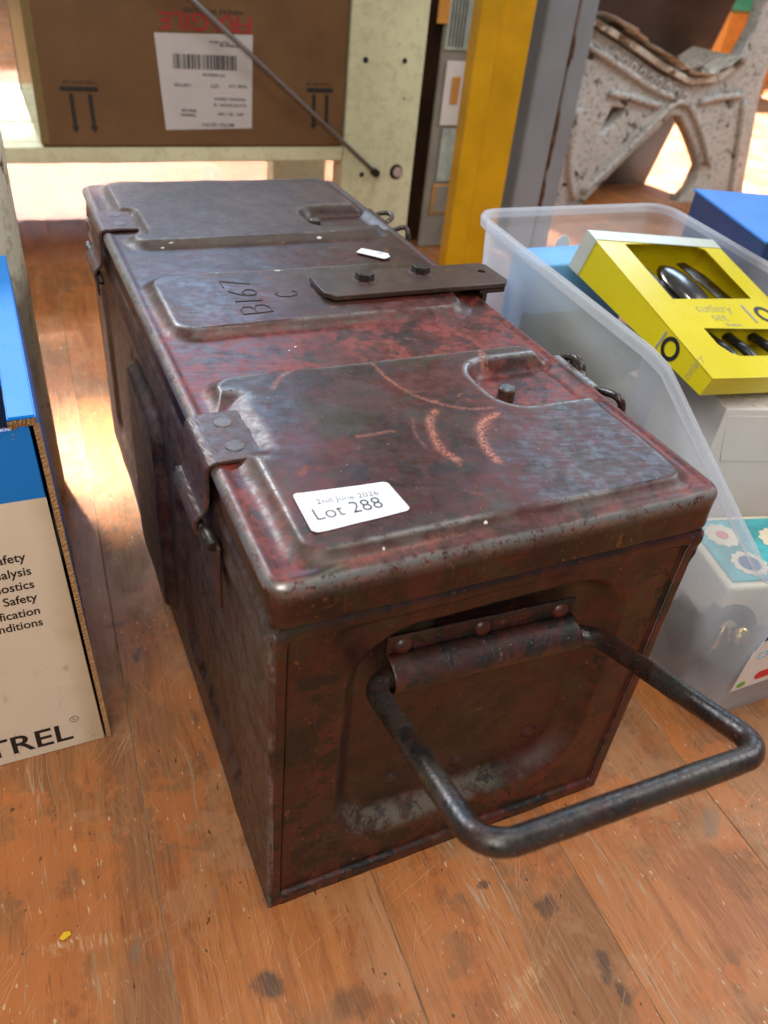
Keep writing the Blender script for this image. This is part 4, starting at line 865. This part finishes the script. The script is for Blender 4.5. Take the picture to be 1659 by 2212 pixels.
# bagged odds and ends in the bottom of the tub
def blob(c_, s_, seed, n=14, amp=.25):
    bm = bmesh.new(); bmesh.ops.create_icosphere(bm, subdivisions=3, radius=1)
    for q in bm.verts:
        f = 1 + amp * (float(fbm(np.array([q.co.x * 1.3 + q.co.z]), np.array([q.co.y * 1.3 - q.co.z * .7]), 1.6, 3, seed)[0]) - .5) * 2
        q.co = Vector((c_[0] + q.co.x * s_[0] * f, c_[1] + q.co.y * s_[1] * f, c_[2] + q.co.z * s_[2] * f))
    return bm_mesh(bm)
tag(put('leather_pouch', blob((.432, .074, .037), (.070, .046, .032), 3, amp=.25), MAT['darkbits'], None, (.430, .110, .004), smooth=True), 'dark crumpled leather pouch in the bottom of the plastic tub', 'pouch')
g = smooth_path([(.372, .050, .040), (.366, .043, .055), (.372, .046, .070), (.384, .052, .072), (.388, .050, .055), (.392, .048, .038)], 8)
tag(put('brass_buckle', tube(g, .0024, 10), MAT['brass'], None, (.378, .048, .038), smooth=True), 'curved brass buckle showing through the front of the plastic tub', 'buckle')
tag(put('brass_bell', blob((.372, .032, .074), (.0070, .0060, .0075), 9, amp=.35), MAT['brass'], None, (.372, .032, .067), smooth=True), 'small shiny brass bell behind the front wall of the plastic tub', 'bell')
PS = thing('paper_stack', 'small stack of faded papers under the rear of the yellow cutlery box', 'papers', (.395, .325, .006))
for k in range(5):
    Mp = Matrix.Translation((.392, .318, .006 + k * .0375)) @ Matrix.Rotation(R(-8 + 5 * k), 4, 'Z') @ Matrix.Rotation(R(4 * (k % 2)), 4, 'X')
    put('booklet', box(-.028, .05, -.045, .045, 0, .0355, .0012, 1, mat4=Mp), MAT[('packgrey', 'pastry', 'darkbits', 'packgrey', 'black')[k]], PS)
tag(put('leather_strap', tube(smooth_path([(.362, .060, .012), (.358, .055, .050), (.366, .050, .085), (.385, .045, .080), (.40, .040, .050), (.42, .035, .030)], 8), .0085, 8), MAT['darkbits'], None, (.38, .05, .005), smooth=True), 'dark curled leather strap behind the front wall of the plastic tub', 'strap')
# blue carton just behind the contents, seen through the tub's back wall
tag(put('pale_blue_box', box(.360, .470, .350, .396, .006, .238, .002, 2), simple('pale_blue_card', (.16, .42, .82), .4, var=.08), None, (.415, .373, .006)), 'light blue cardboard box standing against the rear wall of the plastic tub', 'box')
# blue box right of the tub
BB = thing('blue_box', 'royal blue cardboard box with navy side at the right of the plastic tub', 'box', (.64, .35, 0))
a_ = R(-20); Mb = frame((.5900, .3700, 0), (math.cos(a_), math.sin(a_), 0), (-math.sin(a_), math.cos(a_), 0))
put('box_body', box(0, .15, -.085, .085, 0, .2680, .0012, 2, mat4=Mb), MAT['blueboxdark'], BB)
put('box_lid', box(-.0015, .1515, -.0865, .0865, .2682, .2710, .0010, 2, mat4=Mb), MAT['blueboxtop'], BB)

# ------------------------------------------------------------------ storage rack behind
yR = 1.0
RK = thing('storage_rack', 'cream painted storage rack with thick posts and low shelf behind the box', 'storage rack', (.0, 1.2, 0))
pz = 1.1
po = put('post', box(.4330, .5570, yR, yR + .045, 0, pz, .003, 2), MAT['rack'], RK)
po2 = put('post', box(.4470, .5600, 1.40, 1.445, 0, pz, .003, 2), MAT['rack'], RK)
for x0, y0 in ((-.95, yR), (-.95, 1.40)): put('post', box(x0, x0 + .124, y0, y0 + .045, 0, pz, .003, 2), MAT['rack'], RK)
put('rail', box(-.826, .4325, yR + .004, yR + .034, .1620, .1830, .002, 2), MAT['rack'], RK)
put('rail', box(-.826, .4465, 1.405, 1.440, .1620, .1830, .002, 2), MAT['rack'], RK)
for i in range(3): put('shelf_slat', box(-.82, .4320, yR + .040 + i * .122, yR + .156 + i * .122, .1640, .1815, .002, 1), MAT['rack'], RK)
for x, z, r_ in ((.459, .303, .0042), (.523, .304, .0038), (.466, .142, .004), (.528, .2530, .0015)):
    put('screw_hole', cyl((x, yR - .0006, z), (x, yR + .004, z), r_, None, 16), MAT['rackhole'], po)
put('bolt_hole', cyl((.5265, yR - .0006, .1455), (.5265, yR + .004, .1455), .0115, None, 24), MAT['rackhole'], po)
put('bolt_end', cyl((.5285, yR - .0030, .1450), (.5285, yR + .003, .1450), .0078, None, 24, .001), MAT['boltpink'], po)
rod_a, rod_b = Vector((.4860, .9920, .1470)), Vector((.2000, .9880, .3680)); dd = (rod_b - rod_a)
br_ = put('brace_rod', cyl(rod_a, rod_a + dd * 2.6, .0034, None, 14), MAT['rodgrey'], RK, smooth=True)
put('rod_end', cyl((.4860, .9855, .1470), (.4860, 1.0, .1470), .0060, None, 16, .001), MAT['rackhole'], br_)

# carton on the rack shelf, standing upside down
CT_ = thing('shipping_carton', 'brown shipping carton stored upside down on the cream rack shelf', 'carton', (.21, 1.19, .183))
x0, x1, y0, y1, z0, z1 = -.0035, .4300, 1.0015, 1.385, .1833, .5200
put('carton_body', box(x0, x1, y0, y1, z0, z1, .0035, 2), MAT['brownbox'], CT_)
def cf(x, z, up=-1): return frame((x, y0 - .0004, z), (-1, 0, 0), (0, 0, -1)) if up < 0 else frame((x, y0 - .0004, z), (1, 0, 0), (0, 0, 1))
text('FRAGILE', .0285, cf(.2885, .3485), MAT['redink'], CT_, 'printed_text', offset=.0003, sx=1.20)
text('HANDLE WITH CARE', .0085, cf(.2750, .3545), MAT['carton_ink'], CT_, 'printed_text')
lb_ = put('shipping_label', flat2d([(.1545, .3240), (.2880, .3270), (.2860, .2090), (.1620, .2060)], [], .0006, .0001, frame((0, y0 - .0004, 0), (1, 0, 0), (0, 0, 1))), MAT['carton_label'], CT_)
Ml = lambda x, z: frame((x, y0 - .0009, z), (-1, 0, .015), (0, 0, -1))
xb = .1775
random.seed(3)
while xb < .2640:
    wv = random.choice((.0008, .0012, .0018, .0026)); put('barcode_bar', flat2d([(xb, .2830), (xb + wv, .2830), (xb + wv, .3010), (xb, .3010)], [], .0002, 0, frame((0, y0 - .0009, 0), (1, 0, 0), (0, 0, 1))), MAT['carton_ink'], lb_); xb += wv + random.choice((.0008, .0012, .0018))
for body, sz, x, z in (('270 000000120', .0050, .2480, .2780), ('SAVE 000000 000', .0045, .2740, .3140), ('PALLET 0000 00', .0040, .2550, .3175), ('NOM  LOT', .0055, .2790, .2650), ('QTY', .0060, .2390, .2650), ('CARTON', .0055, .2000, .2650), ('ORIGINAL DESIGN', .0055, .2780, .2480), ('ROUTE EXPORT 10', .0055, .2780, .2405), ('ART.  PD 11001', .0058, .2740, .2290), ('0000 000', .0055, .2060, .2330), ('TERMINAL', .0050, .2060, .2270), ('METRO GEOPO', .0068, .2600, .2150)):
    text(body, sz, Ml(x, z), MAT['greyink'], lb_, 'printed_text', offset=.0001)
def arrows(xc, zt_, sc_=1.):
    put('this_way_up_bar', flat2d([(xc - .0240 * sc_, zt_), (xc + .0240 * sc_, zt_), (xc + .0240 * sc_, zt_ - .0055), (xc - .0240 * sc_, zt_ - .0055)], [], .0004, 0, frame((0, y0 - .0004, 0), (1, 0, 0), (0, 0, 1))), MAT['carton_ink'], CT_)
    for dx in (-.0110 * sc_, .0130 * sc_):
        x = xc + dx; put('this_way_up_arrow', flat2d([(x - .0027, zt_ - .0085), (x + .0027, zt_ - .0085), (x + .0035, zt_ - .048), (x + .0065, zt_ - .048), (x + .0015, zt_ - .0565), (x - .0040, zt_ - .048), (x - .0012, zt_ - .048)], [], .0004, 0, frame((0, y0 - .0004, 0), (1, 0, 0), (0, 0, 1))), MAT['carton_ink'], CT_)
    text('THIS WAY UP', .0066, cf(xc + .0215 * sc_, zt_ + .0075), MAT['carton_ink'], CT_, 'printed_text')
arrows(.0520, .2580); arrows(.3900, .2640, .85)
put('packing_tape', box(x0 - .0008, x0 + .010, y0 - .0008, y0 + .30, z0 + .004, z1 - .01, .0006, 1), MAT['tape'], CT_)

# ------------------------------------------------------------------ uprights between rack and bench
tag(put('dark_board', box(.55, .6750, 1.090, 1.108, 0, .95, .002, 1), MAT['brownboard'], None, (.61, 1.1, 0)), 'dark brown board standing upright just right of the cream rack post', 'board')
PK = thing('blister_pack', 'tall clear packaged goods strip with orange print between dark board and yellow post', 'package', (.66, 1.04, 0))
put('pack_backing', box(.600, .74, 1.052, 1.060, 0, .62, .002, 1, mat4=Matrix.Translation((0.012, 0, 0))), MAT['packgrey'], PK)
for nm, x0_, x1_, z0_, z1_, m_ in (('printed_panel', .6150, .72, .315, .42, 'paleprint'), ('printed_panel', .6230, .72, .205, .300, 'white'), ('printed_panel', .6300, .72, .115, .200, 'paleprint'), ('printed_panel', .6260, .72, .060, .110, 'orange'), ('printed_panel', .630, .72, .063, .107, 'packgrey')):
    dy = .0004 if z0_ != .063 else -.001
    put(nm, box(x0_, x1_, 1.0485 + dy, 1.0515, z0_, z1_, .0006, 1), MAT[m_], PK)
put('printed_badge', box(.6360, .6500, 1.0470, 1.0486, .238, .278, .0007, 2), MAT['orange'], PK)
put('printed_badge', box(.5960, .6160, 1.0490, 1.0515, .350, .42, .0007, 2), MAT['orange'], PK)
for k in range(5): put('printed_line', box(.6200 + k * .006, .6215 + k * .006, 1.0475, 1.0487, .320, .41, 0), MAT['greyink'], PK)
YP = thing('yellow_post', 'glossy yellow painted angle upright standing left of the blue-grey post', 'post', (.62, .87, 0))
put('post_flange', box(.5650, .5985, .868, .892, 0, 1.0, .002, 2), MAT['yellowpost'], YP)
put('post_web', box(.5986, .6600, .880, .904, 0, 1.0, .002, 2), MAT['yellowpost'], YP)
GP = thing('grey_post', 'blue-grey painted steel post with rusty seam beside the yellow upright', 'post', (.80, 1.02, 0))
put('post_half', box(.7620, .8195, 1.000, 1.060, 0, 1.0, .004, 3), MAT['greypost'], GP)
put('post_half', box(.8235, .8590, 1.002, 1.060, 0, 1.0, .004, 3), MAT['greypost'], GP)
put('rusty_seam', box(.8190, .8240, 1.004, 1.050, 0, 1.0, 0), MAT['rust'], GP)
for z, hh_ in ((.20, .05), (.10, .03), (.33, .02)): put('rust_patch', blob((.8235, 1.0015, z), (.0045, .0016, hh_), int(z * 100), amp=.5), MAT['rust'], GP, smooth=True)

# ------------------------------------------------------------------ cast iron bench end
BE = thing('bench', 'old garden bench with flaking white cast iron end and worn seat', 'bench', (1.3, 1.3, 0))
outer = [(1.032, .339), (1.136, .300), (1.235, .261), (1.319, .241), (1.393, .254), (1.450, .289), (1.476, .360), (1.475, .410), (1.46, .56), (1.52, .56), (1.529, .413), (1.536, .310), (1.539, .237), (1.567, .119), (1.596, .001), (1.451, .001), (1.407, .001), (1.432, .022), (1.443, .079), (1.389, .139), (1.333, .191), (1.300, .193), (1.277, .167), (1.186, .082), (1.110, .001), (1.034, .001), (1.040, .065), (1.040, .183)]
def smooth2(pl_, n_=4): return [(p.x, p.y) for p in smooth_path([(a, b, 0) for a, b in pl_], n_, True)]
hole1 = [(1.133, .209), (1.196, .205), (1.159, .162), (1.114, .128), (1.121, .166)]; hole2 = [(1.414, .243), (1.470, .240), (1.489, .188), (1.465, .193), (1.432, .221)]
put('bench_end', flat2d(outer, [hole1, hole2], .036, .008, frame((0, 1.268, 0), (1, 0, 0), (0, 0, 1)), 3), MAT['bench'], BE)
for pts in ([(1.050, .20), (1.056, .10), (1.090, .015)], [(1.120, .228), (1.19, .218), (1.26, .205)], [(1.11, .03), (1.20, .115), (1.27, .185), (1.305, .213), (1.345, .205), (1.40, .155), (1.455, .085)], [(1.37, .215), (1.42, .225), (1.49, .232)], [(1.50, .22), (1.53, .12), (1.555, .02)], [(1.04, .31), (1.14, .272), (1.24, .235), (1.30, .222)]):
    put('raised_bead', tube(smooth_path([(x, 1.247, z) for x, z in pts], 6), .0075, 10), MAT['bench'], BE, smooth=True)
for k in range(9):
    x = 1.10 + k * .026; z = .29 - k * .0085; put('cast_scroll', tube(smooth_path([(x, 1.246, z), (x + .008, 1.242, z + .010), (x + .015, 1.242, z + .002), (x + .009, 1.243, z - .008)], 5), .0035, 8), MAT['bench'], BE, smooth=True)
sp = [(p.x, p.z) for p in smooth_path([(1.020, 0, .356), (1.130, 0, .320), (1.228, 0, .283), (1.315, 0, .256), (1.390, 0, .262), (1.455, 0, .300)], 5)]
for k in range(5):
    i0, i1 = k * 5, min(len(sp) - 1, k * 5 + 5); a0, a1 = Vector((sp[i0][0], 0, sp[i0][1])), Vector((sp[i1][0], 0, sp[i1][1])); d = (a1 - a0)
    m_ = frame((a0.x, 1.235, a0.z), (d.x, 0, d.z), (0, 1, 0)); put('seat_plank', box(.002, d.length - .002, 0, .9, -.006, .006, .002, 2, mat4=m_), MAT['seatpaint'], BE)
bo = flat2d([(.95, 0), (1.418, 0), (1.468, .1667), (1.536, .398), (1.60, .62), (.95, .62)], [], .02, .002, frame((0, 1.41, 0), (1, 0, 0), (0, 0, 1)))
tag(put('brown_panel', bo, MAT['brownboard'], None, (1.2, 1.41, 0)), 'large dark brown panel leaning behind the cast iron bench end', 'panel')
TC = thing('teal_crate', 'teal plastic crate with orange edge far behind the bench', 'crate', (2.85, 2.7, 0))
put('crate_body', box(2.72, 3.05, 2.6, 2.9, 0, .305, .01, 2), MAT['orange'], TC); put('crate_lid', box(2.71, 3.06, 2.59, 2.91, .307, .37, .008, 2), MAT['tealcrate'], TC)

# torn paper lying over the bench seat
V_ = []; F_ = []; nu, nv = 44, 10
for i in range(nu + 1):
    f = i / nu; x = 1.045 + .40 * f; z = float(np.interp(x, [p[0] for p in sp], [p[1] for p in sp])) + .0105
    for k in range(nv + 1):
        g_ = k / nv; e0 = 1.222 + .010 * math.sin(f * 23) + .006 * math.sin(f * 61); yv = e0 + g_ * (.12 + .07 * math.sin(f * 5 + 1) + .012 * math.sin(f * 37))
        V_.append((x, yv, z + .006 * max(0, math.sin(f * 14 + g_ * 5)) * (1 - abs(2 * g_ - 1) * .3) + (.010 * (1 - g_) ** 4)))
for i in range(nu):
    for k in range(nv): a_ = i * (nv + 1) + k; F_.append((a_, a_ + 1, a_ + nv + 2, a_ + nv + 1))
me = raw(V_, F_); bm = bmesh.new(); bm.from_mesh(me); bmesh.ops.solidify(bm, geom=list(bm.faces), thickness=.0005); bm.to_mesh(me); bm.free()
tag(put('torn_paper', me, MAT['seatpaint'], None, (1.25, 1.28, .26), smooth=True), 'crumpled torn off-white paper lying on the bench seat', 'paper')
